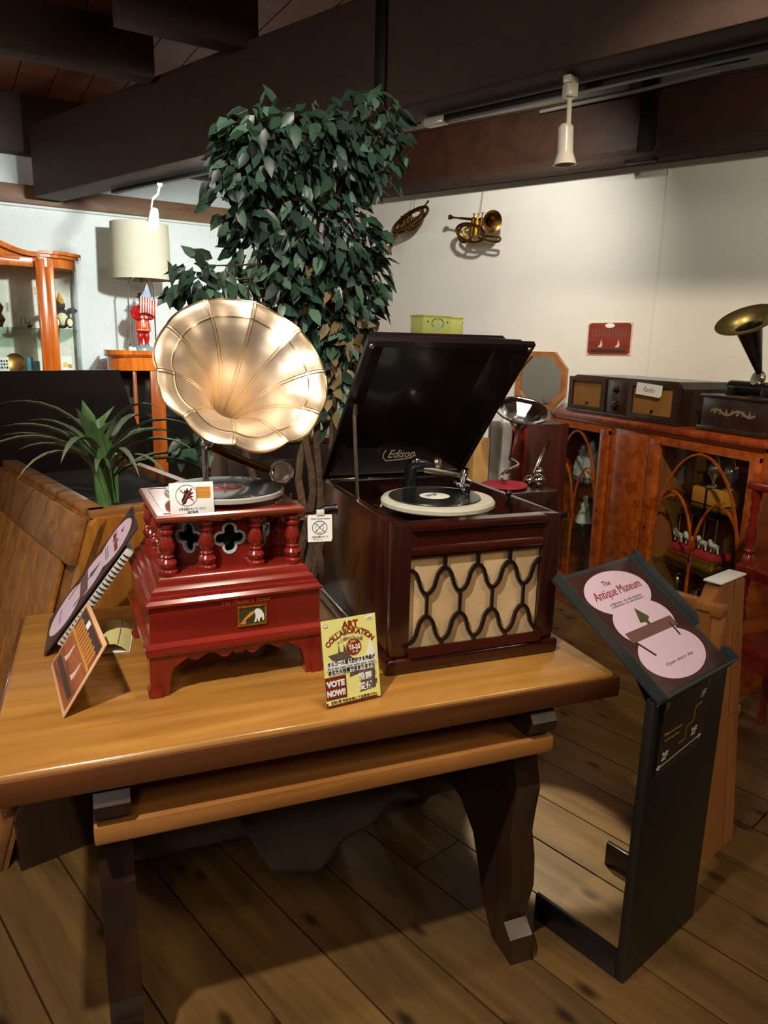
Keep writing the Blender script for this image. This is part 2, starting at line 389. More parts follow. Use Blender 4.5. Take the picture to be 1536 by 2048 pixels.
def boards(host, vdir, width, z0, z1, pieces, name, m, gap=.003, seed=1):
    rnd = random.Random(seed); v = Vector((vdir[0], vdir[1])).normalized(); u = Vector((v.y, -v.x))
    us = [Vector(p).dot(u) for p in ROOM]; vs = [Vector(p).dot(v) for p in ROOM]
    k = math.floor(min(us)/width); off = .337-2*width
    c = off+math.floor((min(us)-off)/width)*width
    while c < max(us):
        v0 = min(vs)-rnd.random()*pieces
        while v0 < max(vs):
            a, b = c+gap/2, c+width-gap/2; p, q = v0+gap/2, v0+pieces-gap/2
            poly = ROOM
            for nrm, d in (((u.x, u.y), b), ((-u.x, -u.y), -a), ((v.x, v.y), q), ((-v.x, -v.y), -p)):
                poly = clip_poly(poly, nrm, d) if len(poly) > 2 else []
            if len(poly) > 2:
                cx, cy = u*(c+width/2)+v*(v0+pieces/2); an = math.atan2(v.y, v.x)
                loc = Matrix.Translation((cx, cy, 0)) @ Matrix.Rotation(an, 4, 'Z'); inv = loc.inverted()
                pl = [(inv @ Vector((x, y, 0))).to_2d() for x, y in poly]
                dz = rnd.uniform(-.0008, .0008)
                o = G().prism(pl, z0+dz, z1+dz).build(name, m, host, None); o.matrix_local = loc
            v0 += pieces
        c += width

g = G(); g.prism(ROOM, -.10, -.0115); floor = struct(g.build('floor', M_leg, None, None))
boards(floor, (-.355, .935), .1815, -.0115, 0, 3.4, 'plank', M_floor, .005, 3)
g = G(); g.prism(ROOM, 2.975, 3.06); ceiling = struct(g.build('ceiling', M_beam, None, None))
boards(ceiling, (-.164, .987), .2, 2.955, 2.9745, 4.0, 'board', M_ceil, .006, 5)

# walls
g = G(); g.box((-2.1, .06, 1.48), (4.26, .12, 3.16), FL); wl = struct(g.build('wall_left', M_plas2, None, None))
g = G(); g.box((.85, .06, 1.48), (7.7, .12, 3.16), FR); wr = struct(g.build('wall_right', M_plas, None, None))
g = G(); g.box((-3.06, 1.7, 1.48), (.12, 7.5, 3.16)); struct(g.build('wall_side', M_plas, None, None))
g = G(); g.box((1.25, -2.06, 1.48), (8.6, .12, 3.16)); struct(g.build('wall_front', M_frieze, None, None))
g = G(); g.box((5.56, -1.5, 1.48), (.12, 1.2, 3.16)); struct(g.build('wall_end', M_plas, None, None))
for s in (-.28,):
    g = G(); g.box((s, -.003, 1.14), (.012, .006, 2.26), FL); struct(g.build('trim_1', M_plas2, None, None))
for s in (.33,):
    g = G(); g.box((s, -.0025, 1.19), (.008, .005, 2.36), FR); struct(g.build('trim_2', M_plas, None, None))
# left wall moulding and its white fillet
g = G(); g.box((-2.1, -.04, 2.345), (4.15, .08, .12), FL, .008); struct(g.build('trim_3', M_mold, None))
g = G(); g.box((-2.1, -.022, 2.277), (4.15, .044, .014), FL); struct(g.build('trim_4', M_plas2, None, None))
g = G(); g.box((-2.1, -.06, 2.775), (4.1, .12, .36), FL, .008); struct(g.build('trim_14', M_beam, None))
# right wall frieze, with its lower lip, straps and joist ends
g = G(); g.box((.8, -.03, 2.575), (7.4, .06, .31), FR); fz = struct(g.build('trim_5', M_frieze, None, None))
g = G(); g.box((.8, -.055, 2.40), (7.4, .11, .045), FR, .008); g.box((.8, -.04, 2.435), (7.4, .08, .03), FR, .006)
struct(g.build('trim_6', M_beam, None))
g = G(); g.box((.8, -.035, 2.738), (7.4, .07, .016), FR, .004); struct(g.build('trim_7', M_beam, None))
g = G(); g.box((.8, -.006, 2.85), (7.4, .012, .205), FR); struct(g.build('trim_15', M_plasshade, None))  # panel over the upper wall, its shade painted in
for i, s in enumerate((-1.35, -.32, .58, 1.2, 2.1)):
    g = G(); g.box((s, -.11, 2.873), (.17, .22, .158), FR, .006); struct(g.build('trim_8', M_beam, None))
g = G(); g.box((.22, -.075, 2.66), (.085, .03, .56), FR, .004); g.box((.22, -.12, 2.375), (.16, .05, .02), FR, .003)
struct(g.build('trim_9', M_strap, None))
# main beam across the room with its iron strap; rafters on it
g = G(); g.box((.13, .10, 2.53), (6.3, .20, .44), FB, .012); bm_ = struct(g.build('trim_10', M_beam, None))
g = G(); g.box((.035, -.006, 2.53), (.055, .012, .45), FB, .002); g.box((.035, .1, 2.302), (.055, .2, .012), FB)
struct(g.build('trim_11', M_strap, None))
FD = frame((0, 0, 0), (.987, .164, 0), (-.164, .987, 0))
def rafter(x, y, n0, n1, z0, w):
    g = G(); g.box(((n0+n1)/2, w/2, (z0+2.955)/2), (n1-n0, w, 2.955-z0), Matrix.Translation((x, y, 0)) @ FD, .006); struct(g.build('trim_12', M_beam, None))
rafter(-.344, 4.17, -2.6, .72, 2.715, .13)
rafter(.19, 3.60, -.02, .60, 2.715, .12)
rafter(.35, 2.6, -3.2, .93, 2.72, .13)
g = G(); g.box((.085, 3.15, 2.835), (.13, 1.0, .235), Matrix.Translation((.05, .12, 0)) @ RZ(9.4) @ TR(0, 0, 0), .006); struct(g.build('trim_13', M_mold, None))

# ================================================================== TRESTLE TABLE
tb = thing('trestle_table', 'long honey-brown wooden trestle table carrying the two big gramophones', 'table', (.405, 1.56, 0))
g = G(); g.box((0, .004, .6925), (1.236, .758, .055), bev=.010, seg=3); g.build('tabletop', M_table, tb)
g = G(); g.box((0, -.379, .689), (1.25, .010, .047), bev=.004); g.build('edge_band', M_tabdark, tb)
for sx in (-1, 1):
    g = G(); g.box((sx*.6215, .004, .689), (.008, .750, .047), bev=.003); g.build('edge_band', M_tabdark, tb)
TP = [(-.36, 0), (-.362, .03), (-.35, .06), (-.318, .085), (-.325, .13), (-.34, .19), (-.335, .26), (-.318, .32), (-.325, .38), (-.335, .44), (-.315, .50), (-.31, .545),
      (-.155, .545), (-.155, .588), (-.35, .59), (-.372, .605), (-.376, .63), (-.362, .65), (-.335, .655), (-.33, .6645)]
def trestle(x):
    prof = TP+[(-p[0], p[1]) for p in reversed(TP)]
    prof = [p for p in prof if not (p[0] > 0 and (p[1] in (.588,) or (p[1] == .545 and p[0] < .2)))]
    arch = [(.27, 0), (.22, .06), (.19, .13), (.15, .21), (.08, .26), (0, .275), (-.08, .26), (-.15, .21), (-.19, .13), (-.22, .06), (-.27, 0)]
    g = G(); g.prism(prof+arch, -.03, .03, frame((x, 0, 0), (0, 1, 0), (0, 0, 1)))
    return g.build('leg', M_leg, tb, None)
trestle(-.427); trestle(.442)
g = G(); g.box((.0075, -.265, .5685), (.935, .205, .038), bev=.005); g.build('shelf', M_shelf, tb)
g = G(); g.box((.035, -.02, .30), (.99, .05, .085), bev=.008); g.build('stretcher', M_leg, tb)
for x in (.50,):
    g = G(); g.prism([(-.022, -.11), (.022, -.11), (.03, .09), (-.03, .09)], -.011, .011, frame((x-.0, -.02, .29), (0, 1, 0), (0, 0, 1))); g.build('wedge', M_leg, tb, None)
# grey cloth thrown over the stretcher under the table
def cloth_pt(i, j, n=18, m=8):
    x = -.20+.43*i/n; low = [.30, .19, .155, .165, .20, .235, .27, .295][min(7, int(i/n*7.99))]; low2 = [.30, .19, .155, .165, .20, .235, .27, .295][min(7, int(i/n*7.99)+1)]
    f = i/n*7.99-int(i/n*7.99); lo = low*(1-f)+low2*f; t = j/m
    z = .345*(1-t)+lo*t; return (x+.02*t, -.052-.03*math.sin(t*2.2)-.012*math.sin(i*1.1)*t-.05*t*(.3-x if x < .3 else 0), z)
g = G(); N_, Mm = 18, 8; vs = [cloth_pt(i, j) for i in range(N_+1) for j in range(Mm+1)]
fs = [(i*(Mm+1)+j, (i+1)*(Mm+1)+j, (i+1)*(Mm+1)+j+1, i*(Mm+1)+j+1) for i in range(N_) for j in range(Mm)]
k0 = len(vs); vs += [(-.20+.43*i/N_, .012, .347) for i in range(N_+1)]
fs += [(i*(Mm+1), k0+i, k0+i+1, (i+1)*(Mm+1)) for i in range(N_)]
g.add(vs, fs); cs = g.build('grey_cloth', M_card, None, 70); cs.location = (.44, 1.56, 0)
mo = cs.modifiers.new('thick', 'SOLIDIFY'); mo.thickness = .004
tag(cs, 'grey cloth thrown over the stretcher in the shadow under the table', 'cloth')

# ================================================================== PLANTER BOX
PM = frame((-.284, 1.949, 0), (.952, .305, 0), (-.305, .952, 0))
pl = thing('planter_box', 'tall wooden planter box with sloping boarded sides behind the table on the left', 'planter', M=PM)
LN, Hh = .99, .945
def slope_u(z): return -.045+(.29/.945)*z if z > .0 else -.045
sl = math.atan2(.29, .945); Mside = frame((-.045, 0, 0), (0, 1, 0), (math.sin(sl), 0, math.cos(sl)))   # x along length, y up the slope, z outwards(-)
Ls = Hh/math.cos(sl)
g = G(); g.box((LN/2, Ls/2, .012), (LN, Ls, .012), Mside); g.build('back_panel', M_plantx, pl, None)
nb = 8; bw = (LN-.12)/nb
bmesh_ = G().box((0, 0, 0), (bw-.004, Ls-.33, .014), bev=.003, seg=1).mesh('plank', M_planter, 30)
for i in range(nb):
    o = link('plank', bmesh_, pl); o.matrix_local = Mside @ TR(.08+bw*(i+.5), .20+(Ls-.33)/2, -.004) @ RZ(0)
for (y0, y1) in ((Ls-.135, Ls-.005), (.0, .20)):
    g = G(); g.box((LN/2, (y0+y1)/2, -.008), (LN, y1-y0, .024), Mside, .004); g.build('rail', M_plantx, pl)
g = G(); g.prism([(-.04, .21), (.026, .21), (.29, Hh), (.262, Hh-.03), (.244, Hh-.075)], -.02, .03, frame((0, 0, 0), (1, 0, 0), (0, 0, 1))); g.build('post', M_plantx, pl, None)
ep = [(-.045+.065, .20), (.245, .925), (.262, .945), (.66, .945), (.86, .20)]
g = G(); g.prism(ep, -.008, .03, frame((0, 0, 0), (1, 0, 0), (0, 0, 1))); g.build('end_panel', M_planter, pl, None)
g = G(); g.prism([(0, 0), (0, .165), (.03, .21), (.88, .21), (.90, 0)], -.03, .03, frame((0, -.002, 0), (1, 0, 0), (0, 0, 1))); g.build('plinth', M_leg, pl, None)
g = G(); g.box((.46, .49, .90), (.42, .92, .02)); g.build('soil', M_soil, pl, None)
g = G(); g.box((.46, .012, .952), (.42, .045, .022), bev=.005); g.box((.275, LN/2, .952), (.05, LN, .022), bev=.005); g.build('rim', M_plantx, pl)
g = G(); g.prism([(.86, .20), (.66, .945), (.69, .945), (.89, .20)], 0, -LN, frame((0, 0, 0), (1, 0, 0), (0, 0, 1))); g.build('side_panel', M_plantx, pl, None)

# strap-leaved plant in the planter
def strap(pts, w, m, parent, name='leaf', fold=.25):
    vs = []; fs = []; n = len(pts)
    for i, p in enumerate(pts):
        p = Vector(p); t = (Vector(pts[min(i+1, n-1)])-Vector(pts[max(i-1, 0)])).normalized()
        side = t.cross(Vector((0, 0, 1)));
        if side.length < .05: side = Vector((1, 0, 0))
        side.normalize(); nr = side.cross(t)
        s = i/(n-1); ww = w*(1 if s < .55 else max(.03, 1-((s-.55)/.45)**1.6))
        vs += [p-side*ww/2+nr*ww*fold, p-nr*ww*.04, p+side*ww/2+nr*ww*fold]
    for i in range(n-1):
        a = 3*i; fs += [(a, a+1, a+4, a+3), (a+1, a+2, a+5, a+4)]
    return G().add(vs, fs).build(name, m, parent, 60)
dr = thing('strap_leaf_plant', 'green strap-leaved plant arching out of the planter against the dark board', 'plant', (.0, 2.30, .905))
g = G(); g.tube([(-.0, 0, 0), (-.010, 0, .10), (-.018, 0, .16)], [.026, .022, .012], 10); g.build('stem', M_dracc, dr)
rd = random.Random(4)
for k in range(9):                                                    # upright core leaves
    a = k*2.4; tx, ty = .04*math.cos(a), .04*math.sin(a)
    L = rd.uniform(.24, .33)
    strap([(.012*math.cos(a), .012*math.sin(a), .02), (.6*tx-.01, .6*ty, L*.5), (tx-.03, ty, L*.85), (1.9*tx-.03, 1.9*ty, L)], .048, M_dracc, dr)
for k in range(24):                                                   # arching outer leaves
    a = k*2.399+.4; el = rd.uniform(.45, 1.0); L = rd.uniform(.28, .42); d = Vector((math.cos(a), .6*math.sin(a), 0)); pts = []
    z0 = .05+.09*(k/24); p = Vector((0, 0, z0)); ang = el+.35
    for i in range(10):
        pts.append(p.copy()); p = p+(d*math.cos(ang)+Vector((0, 0, 1))*math.sin(ang))*(L/9); ang -= .16+.05*rd.random()
    strap(pts, rd.uniform(.020, .030), M_drac, dr)

# dark board rising behind the planter
db = thing('dark_lid_board', 'large dark brown board with a slanting edge standing behind the planter', 'board', (-.145, 3.23, 0))
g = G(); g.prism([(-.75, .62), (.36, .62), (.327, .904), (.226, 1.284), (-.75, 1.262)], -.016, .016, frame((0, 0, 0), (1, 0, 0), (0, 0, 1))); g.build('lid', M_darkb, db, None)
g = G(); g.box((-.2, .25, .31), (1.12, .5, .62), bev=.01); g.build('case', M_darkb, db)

# ================================================================== FICUS
fc = thing('ficus_tree', 'tall leafy green ficus tree standing behind the two gramophones', 'tree', (.66, 2.42, 0))
g = G()
g.lathe([(.13, 0), (.15, .02), (.17, .28), (.18, .30), (.165, .30), (.15, .27), (0, .27)], seg=24); g.build('pot', M_darkb, fc)
trunks = [[(.0, 0, .27), (-.03, .02, .6), (.02, 0, .9), (-.02, -.01, 1.2), (.05, 0, 1.6), (.1, 0, 2.0)],
          [(.03, .02, .27), (.05, -.02, .6), (-.03, .01, .95), (.04, .02, 1.25), (-.04, 0, 1.6), (-.12, .02, 1.9)],
          [(-.03, -.02, .27), (-.02, -.02, .55), (.05, .01, .85), (.03, -.02, 1.15), (.12, -.02, 1.45), (.2, 0, 1.75)],
          [(.01, .03, .27), (-.10, .0, .7), (-.22, -.03, 1.05), (-.30, -.05, 1.45)],
          [(.0, .0, .5), (.07, -.03, .9), (.08, -.05, 1.2), (.10, -.05, 1.35)]]
def smooth(pts, n=4):
    out = []
    for i in range(len(pts)-1):
        p0, p1, p2, p3 = [Vector(pts[max(0, min(len(pts)-1, i+k))]) for k in (-1, 0, 1, 2)]
        for j in range(n):
            t = j/n; out.append(.5*((2*p1)+(-p0+p2)*t+(2*p0-5*p1+4*p2-p3)*t*t+(-p0+3*p1-3*p2+p3)*t**3))
    out.append(Vector(pts[-1])); return out
for t in trunks:
    p = smooth(t); g = G(); g.tube(p, [.017*(1-.75*i/len(p))+.002 for i in range(len(p))], 7); g.build('trunk', M_bark, fc)
rl = random.Random(11)
blobs = [  # centre x,z  radii x,z  y-centre y-radius  count
    (.65, 1.985, .27, .155, 0, .16, 430), (.86, 2.06, .13, .16, 0, .13, 210), (.50, 1.98, .13, .13, -.02, .13, 130),
    (.67, 1.73, .265, .15, 0, .17, 480), (.72, 1.57, .21, .14, 0, .15, 260), (.45, 1.86, .11, .13, -.03, .12, 120),
    (.85, 1.64, .09, .10, 0, .09, 70), (.77, 1.30, .085, .24, -.03, .08, 190), (.79, 1.44, .09, .13, 0, .08, 90), (.70, 1.42, .12, .10, 0, .08, 70),
    (.27, 1.60, .085, .085, -.06, .06, 34), (.37, 1.60, .10, .06, -.05, .08, 50), (.27, 1.10, .06, .05, -.10, .05, 22), (.55, 1.55, .14, .10, -.04, .1, 90)]
def leaf_geo(L, W, bend):
    vs = [(0, 0, 0), (-W*.42, L*.28, W*.10), (0, L*.3, 0), (W*.42, L*.28, W*.10), (-W*.40, L*.58, W*.08-bend*.5), (0, L*.6, -bend*.5), (W*.40, L*.58, W*.08-bend*.5), (0, L, -bend)]
    fs = [(0, 2, 1), (0, 3, 2), (1, 2, 5, 4), (2, 3, 6, 5), (4, 5, 7), (5, 6, 7)]
    return vs, fs
protos = []
for i, m in enumerate((M_leaf, M_leaf2, M_leaf3, M_leafdry)):
    vs, fs = leaf_geo(.068, .034, .012); protos.append(G().add(vs, fs).mesh('leaf', m, 60))
spots_ = []
for (cx, cz, rx, rz, cy, ry, n) in blobs:
    for _ in range(n):
        while True:
            a, b, c = [rl.uniform(-1, 1) for _ in range(3)]
            if a*a+b*b+c*c <= 1 and rl.random() < .35+.65*(a*a+b*b+c*c): break
        p = Vector((cx+a*rx-.66, cy+b*ry, cz+c*rz))
        d = Vector((a*.8+rl.gauss(0, .5), b*.6-.3+rl.gauss(0, .45), -.75+.5*c+rl.gauss(0, .35))).normalized()
        up = Vector((rl.gauss(0, .5)+.3*a, -.8+rl.gauss(0, .5), .75+rl.gauss(0, .4)))
        x = d.cross(up).normalized(); sc = rl.uniform(.75, 1.2)
        M = frame(p, x, d) @ Matrix.Diagonal((sc, sc, sc, 1)); spots_.append((p.y, M, cz < 1.35 and cx > .7 or (cz < 1.58 and cx > .7 and rl.random() < .4)))
spots_.sort(key=lambda t: t[0])
pick = set(range(0, 300))
stuff = [G(), G(), G(), G()]
for i, (_, M, dry) in enumerate(spots_):
    k = 1 if rl.random() < .38 else (2 if rl.random() < .24 else 0)
    if dry and rl.random() < .45: k = 3
    if i in pick:
        o = link('leaf', protos[k], fc); o.matrix_local = M
    else:
        vs, fs = leaf_geo(.068, .034, .012); stuff[k].add(vs, fs, M)
for gg, m, nm in zip(stuff, (M_leaf, M_leaf2, M_leaf3, M_leafdry), ('foliage',)*4):
    o = gg.build(nm, m, fc, 60); o['kind'] = 'stuff'
# fine twigs from the trunks into the crown
g = G()
for i in range(70):
    _, M, _d = spots_[rl.randrange(len(spots_))]; q = M.translation; r0 = trunks[rl.randrange(4)]; a = Vector(r0[-2 if q.z > 1.3 else -3])
    mid = a.lerp(q, .5)+Vector((rl.gauss(0, .02), rl.gauss(0, .02), .03)); g.tube([a, mid, q], [.005, .004, .0015], 5)
g.build('twigs', M_bark, fc)

# ================================================================== RED GRAMOPHONE WITH BRASS HORN
hv = thing('horn_gramophone', 'red mahogany gramophone with a large brass horn, turned columns and short legs', 'gramophone', (.2264, 1.565, .72), 3.0)
# base: apron, moulding, four bracket legs
def leg_bm(sx, sy):
    g = G(); P_ = [(0, .085), (.075, .085), (.072, .075), (.058, .066), (.045, .058), (.040, .045), (.036, .02), (.034, 0), (-.004, 0), (-.006, .012), (.002, .03), (.004, .06)]
    a = frame((sx*.176, sy*.176, 0), (-sx, 0, 0), (0, 0, 1)); s = sx*sy
    g.prism([(p[0], p[1]) for p in P_], 0, .022*(-1 if (a @ Vector((0, 0, 1))).y*sy > a.translation.y*sy else 1), a)
    b = frame((sx*.176, sy*.176, 0), (0, -sy, 0), (0, 0, 1))
    g.prism([(p[0], p[1]) for p in P_], 0, .022*(-1 if (b @ Vector((0, 0, 1))).x*sx > b.translation.x*sx else 1), b)
    return g
for sx in (-1, 1):
    for sy in (-1, 1): leg_bm(sx, sy).build('leg', M_mahz, hv)
def scallop(L):
    pts = [(-L, .088), (-L, .062)]; n = 36
    for i in range(n+1):
        t = i/n; x = -L+2*L*t; u = abs(2*t-1)
        z = .072+.010*math.cos(u*PI*4)*(.6 if u > .35 else .9)-(.012 if u < .10 else 0)
        pts.append((x, min(z, .084)))
    return pts+[(L, .062), (L, .088)]
for a, nm in ((0, 'front'), (90, 'r'), (180, 'b'), (270, 'l')):
    g = G(); g.prism(scallop(.115), .158, .172, RZ(a) @ frame((0, 0, 0), (1, 0, 0), (0, 0, 1))); g.build('apron', M_mah, hv, None)
def square_lathe(prof, m, name, parent):
    g = G(); vs = []; fs = []
    for r, z in prof: vs += [(-r, -r, z), (r, -r, z), (r, r, z), (-r, r, z)]
    for k in range(len(prof)-1):
        for i in range(4): fs.append((4*k+i, 4*k+(i+1) % 4, 4*k+4+(i+1) % 4, 4*k+4+i))
    n = len(prof)-1; fs += [(3, 2, 1, 0), (4*n, 4*n+1, 4*n+2, 4*n+3)]
    g.add(vs, fs); return g.build(name, m, parent, 25)
square_lathe([(.172, .082), (.180, .086), (.183, .094), (.182, .104), (.176, .112)], M_mah, 'base_moulding', hv)
square_lathe([(.173, .112), (.173, .184)], M_mah, 'lower_case', hv)
square_lathe([(.173, .184), (.179, .187), (.179, .192), (.172, .198), (.170, .204), (.166, .206), (.164, .214), (.158, .219), (.155, .221), (.153, .228), (.148, .234), (.142, .237)], M_mah, 'stepped_moulding', hv)
# octagonal upper case with quatrefoil cut-outs
ap, hs = .104, .104*math.tan(PI/8)
g = G(); g.prism([(.088*math.cos(PI/8+k*PI/4), .088*math.sin(PI/8+k*PI/4)) for k in range(8)], .237, .34); g.build('inner_case', M_black, hv, None)
for k in range(8):
    F = RZ(45*k) @ frame((0, -ap, .289), (1, 0, 0), (0, 0, 1))
    g = G(); g.holed(rect(-hs, -.052, hs, .052), [quatrefoil(0, .006, .031)] if k in (7, 0, 1, 2, 6) else [], -.004, .004, F); pn = g.build('panel', M_mahz, hv, 20)
    if k in (7, 0, 1, 2, 6):
        q = quatrefoil(0, .006, .0315); g = G(); g.ribbon(q, .005, -.003, .0055, F, True); g.build('lit_cutout_edge', M_porc, pn, None)  # pale ribbon: light on the cut bevel is painted as its colour
COLP = [(.0, 0), (.019, 0), (.019, .008), (.014, .012), (.017, .017), (.0185, .024), (.015, .030), (.011, .034), (.0145, .037), (.011, .041), (.0155, .052), (.0165, .060), (.0125, .074), (.0105, .080), (.0145, .084), (.0145, .088), (.0105, .092), (.015, .098), (.016, .103), (.0, .103)]
colm = None
for (x, y) in [(-.128, -.128), (.128, -.128), (-.128, .128), (.128, .128), (-.050, -.122), (.050, -.122), (-.122, -.05), (-.122, .05), (.122, -.05), (.122, .05), (-.05, .122), (.05, .122)]:
    if colm is None: colm = G().lathe(COLP, seg=18).mesh('column', M_mahz, 40)
    o = link('column', colm, hv); o.location = (x, y, .237)
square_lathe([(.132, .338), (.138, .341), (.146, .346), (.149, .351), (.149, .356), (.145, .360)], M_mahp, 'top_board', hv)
g = G(); g.ribbon([(-.130, -.130), (.130, -.130), (.130, .130), (-.130, .130)], .003, .3595, .3612, closed=True); g.build('bead', M_mah, hv, None)
# turntable
TT = (.012, -.020)
g = G(); g.cyl((TT[0], TT[1], .358), (TT[0], TT[1], .372), .03); g.build('spindle_hub', M_black, hv)
g = G(); g.lathe([(0, .371), (.122, .371), (.125, .373), (.125, .381), (.122, .383), (0, .383)], TR(TT[0], TT[1], 0), 48); g.build('turntable', M_platter, hv)
rc = thing('record', 'black record with a red label lying on the red gramophone', 'record', M=hv.matrix_world @ TR(TT[0], TT[1], .3832))
g = G(); g.lathe([(.0375, .0), (.121, 0), (.1215, .0012), (.121, .0024), (.045, .0024), (.042, .0018), (.0375, .0018)], seg=56, caps=False)
g.lathe([(.0375, 0), (.0375, .0018)], seg=56, caps=False); g.build('disc', M_vinyl, rc)
g = G(); g.lathe([(.0, 0), (.0375, 0), (.0375, .002), (0, .002)], seg=36); lb = g.build('label', M_redlab, rc)
text("RECORD", .012, M_paper, lb, TR(0, .017, .0021) @ RZ(8)); 
g = G()
for a in (20, 80, 140): g.box((0, 0, .0022), (.05, .0018, .0006), RZ(a))
g.cyl((0, 0, 0), (0, 0, .008), .003, 8); g.build('star_mark', M_paper, lb, None)
# horn: ten-petal flower bell
hc = Vector((.282, 1.52, 1.350)); hn = Vector((.10, -.83, .55)).normalized()
HM = hv.matrix_world.inverted() @ aim(hc, hn)
RB = .178
HP = [(.014, -.235), (.018, -.215), (.025, -.19), (.036, -.155), (.052, -.115), (.073, -.078), (.098, -.046), (.124, -.022), (.148, -.006), (RB*.93, .002), (RB, .004)]
def hr(a, r):
    q = max(0, min(1, (r-.03)/(RB-.03))); ph = (a*10/(2*PI)) % 1
    return (.030*q**2)*(math.sin(PI*ph))-.012*q
def lobes(prof, seg=120):
    vs = []; fs = []
    for r, z in prof:
        for i in range(seg):
            a = 2*PI*i/seg; rr = r*(1+hr(a, r)); ph = (a*10/(2*PI)) % 1; q = max(0, (r-.05)/(RB-.05))
            vs.append((rr*math.cos(a), rr*math.sin(a), z-.012*q*math.sin(PI*ph)))
    for k in range(len(prof)-1):
        for i in range(seg): fs.append((k*seg+i, k*seg+(i+1) % seg, (k+1)*seg+(i+1) % seg, (k+1)*seg+i))
    return vs, fs
dense = []
for i in range(len(HP)-1):
    for j in range(3):
        t = j/3; dense.append((HP[i][0]*(1-t)+HP[i+1][0]*t, HP[i][1]*(1-t)+HP[i+1][1]*t))
dense.append(HP[-1])
vs, fs = lobes(dense); horn = G().add(vs, fs, HM).build('horn', M_brass, hv, 60)
sm = horn.modifiers.new('wall', 'SOLIDIFY'); sm.thickness = .0016; sm.offset = 0
def on_bell(a, r, lift=.0015):
    for (r0, z0), (r1, z1) in zip(HP, HP[1:]):
        if r0 <= r <= r1+1e-9:
            t = (r-r0)/(r1-r0); z = z0+(z1-z0)*t; break
    ph = (a*10/(2*PI)) % 1; q = max(0, (r-.05)/(RB-.05)); rr = r*(1+hr(a, r))
    return (rr*math.cos(a), rr*math.sin(a), z-.012*q*math.sin(PI*ph)+lift)
for k in range(10):
    a = 2*PI*k/10
    g = G()
    for da in (-.018, .018):
        g.tube([HM @ Vector(on_bell(a+da*(.178/max(r, .05)), r)) for r in [.02+.158*i/22 for i in range(23)]], .0011, 5)
    g.build('seam', M_brassrib, horn)
g = G(); g.tube([HM @ Vector(on_bell(2*PI*i/120, RB*.80)) for i in range(120)], .0017, 5, True); g.build('crease', M_brassrib, horn)
g = G(); g.tube([HM @ Vector(on_bell(2*PI*i/120, RB-.0005, 0)) for i in range(120)], .0026, 6, True); g.build('rim', M_brassrib, horn)
inv = hv.matrix_world.inverted()
def hl(p): return inv @ Vector(p)
t0 = hc-hn*.232; el = Vector((.222, 1.672, 1.18))
nk = smooth([t0, t0-hn*.03, (.232, 1.722, 1.205), (.224, 1.70, 1.182), el], 5)
g = G(); g.tube([hl(p) for p in nk], [.0145]*6+[.014]*(len(nk)-6), 12); g.build('horn_neck', M_chrome, hv)
g = G(); g.ball(hl(el), .016); g.cyl(hl((.216, 1.672, 1.08)), hl((.216, 1.672, 1.172)), .0075, 12); g.cyl(hl((.216, 1.672, 1.079)), hl((.216, 1.672, 1.09)), .017, 16); g.build('horn_bracket', M_chrome, hv)
arm = smooth([el, (.27, 1.668, 1.155), (.33, 1.664, 1.128), (.375, 1.655, 1.115)], 4)
g = G(); g.tube([hl(p) for p in arm], [.011, .011, .0105, .010, .010, .0095, .009, .009, .0085, .0085, .008, .008, .008], 10); g.build('tone_arm', M_bronze, hv)
sb = aim(hl((.388, 1.648, 1.112)), Vector((-.35, -.75, .35)))
g = G(); g.lathe([(0, -.014), (.026, -.014), (.029, -.010), (.029, .006), (.026, .010), (.022, .010), (.020, .007), (.010, .009), (0, .010)], sb, 28); sbx = g.build('sound_box', M_sbox, hv)
g = G(); g.lathe([(.0295, -.012), (.031, -.012), (.031, -.002), (.0295, -.002)], sb, 28, caps=False); g.build('gasket', M_black, sbx)
# crank, brake lever, front emblem
g = G(); g.tube([(.150, -.105, .330), (.178, -.105, .330), (.192, -.105, .334), (.196, -.108, .338)], .006, 8); g.tube([(.150, -.105, .330), (.160, -.105, .330)], .011, 12); ck = g.build('crank', M_chrome, hv)
g = G(); g.lathe([(0, 0), (.010, .002), (.012, .012), (.010, .03), (.012, .038), (0, .04)], aim((.196, -.106, .336), (.9, -.1, .1)), 14); g.build('crank_knob', M_black, ck)
g = G(); g.box((.118, -.118, .364), (.05, .012, .006), TR(0, 0, 0), .002); g.tube([(.105, -.112, .365), (.135, -.10, .372), (.14, -.08, .372)], .003, 6); g.build('brake_lever', M_nick, hv)
EF = frame((.028, -.1735, .146), (1, 0, 0), (0, 0, 1))
g = G(); g.holed(rect(-.030, -.0215, .030, .0215), [rect(-.0265, -.018, .0265, .018)], 0, .0025, EF); em = g.build('emblem', M_gold, hv, None)
g = G(); g.box((0, 0, .0006), (.054, .037, .001), EF); g.build('emblem_field', mat('dark_green_enamel', '3a3b22', .4), em, None)
g = G(); g.prism([(-.024, -.015), (-.021, -.017), (-.010, -.006), (.002, .002), (.006, .009), (-.003, .007), (-.010, .001), (-.017, -.006)], .001, .0022, EF); g.prism([(-.024, -.012), (-.012, -.012), (-.014, -.017), (-.024, -.017)], .001, .002, EF); g.build('emblem_horn', M_orng, em, None)
g = G(); g.prism([(.004, -.015), (.007, -.004), (.006, .003), (.004, .008), (.008, .013), (.014, .013), (.020, .008), (.024, .0), (.025, -.010), (.022, -.015), (.020, -.006), (.016, -.008), (.015, -.015), (.012, -.015), (.010, -.006), (.008, -.015)], .001, .0022, EF); g.build('emblem_dog', M_paper, em, None)
text("His Master's Voice", .013, mat('faded_gold_lettering', 'b8742e', .5), hv, frame((.016, -.1734, .178), (1, 0, 0), (0, 0, 1)), shear=.3)

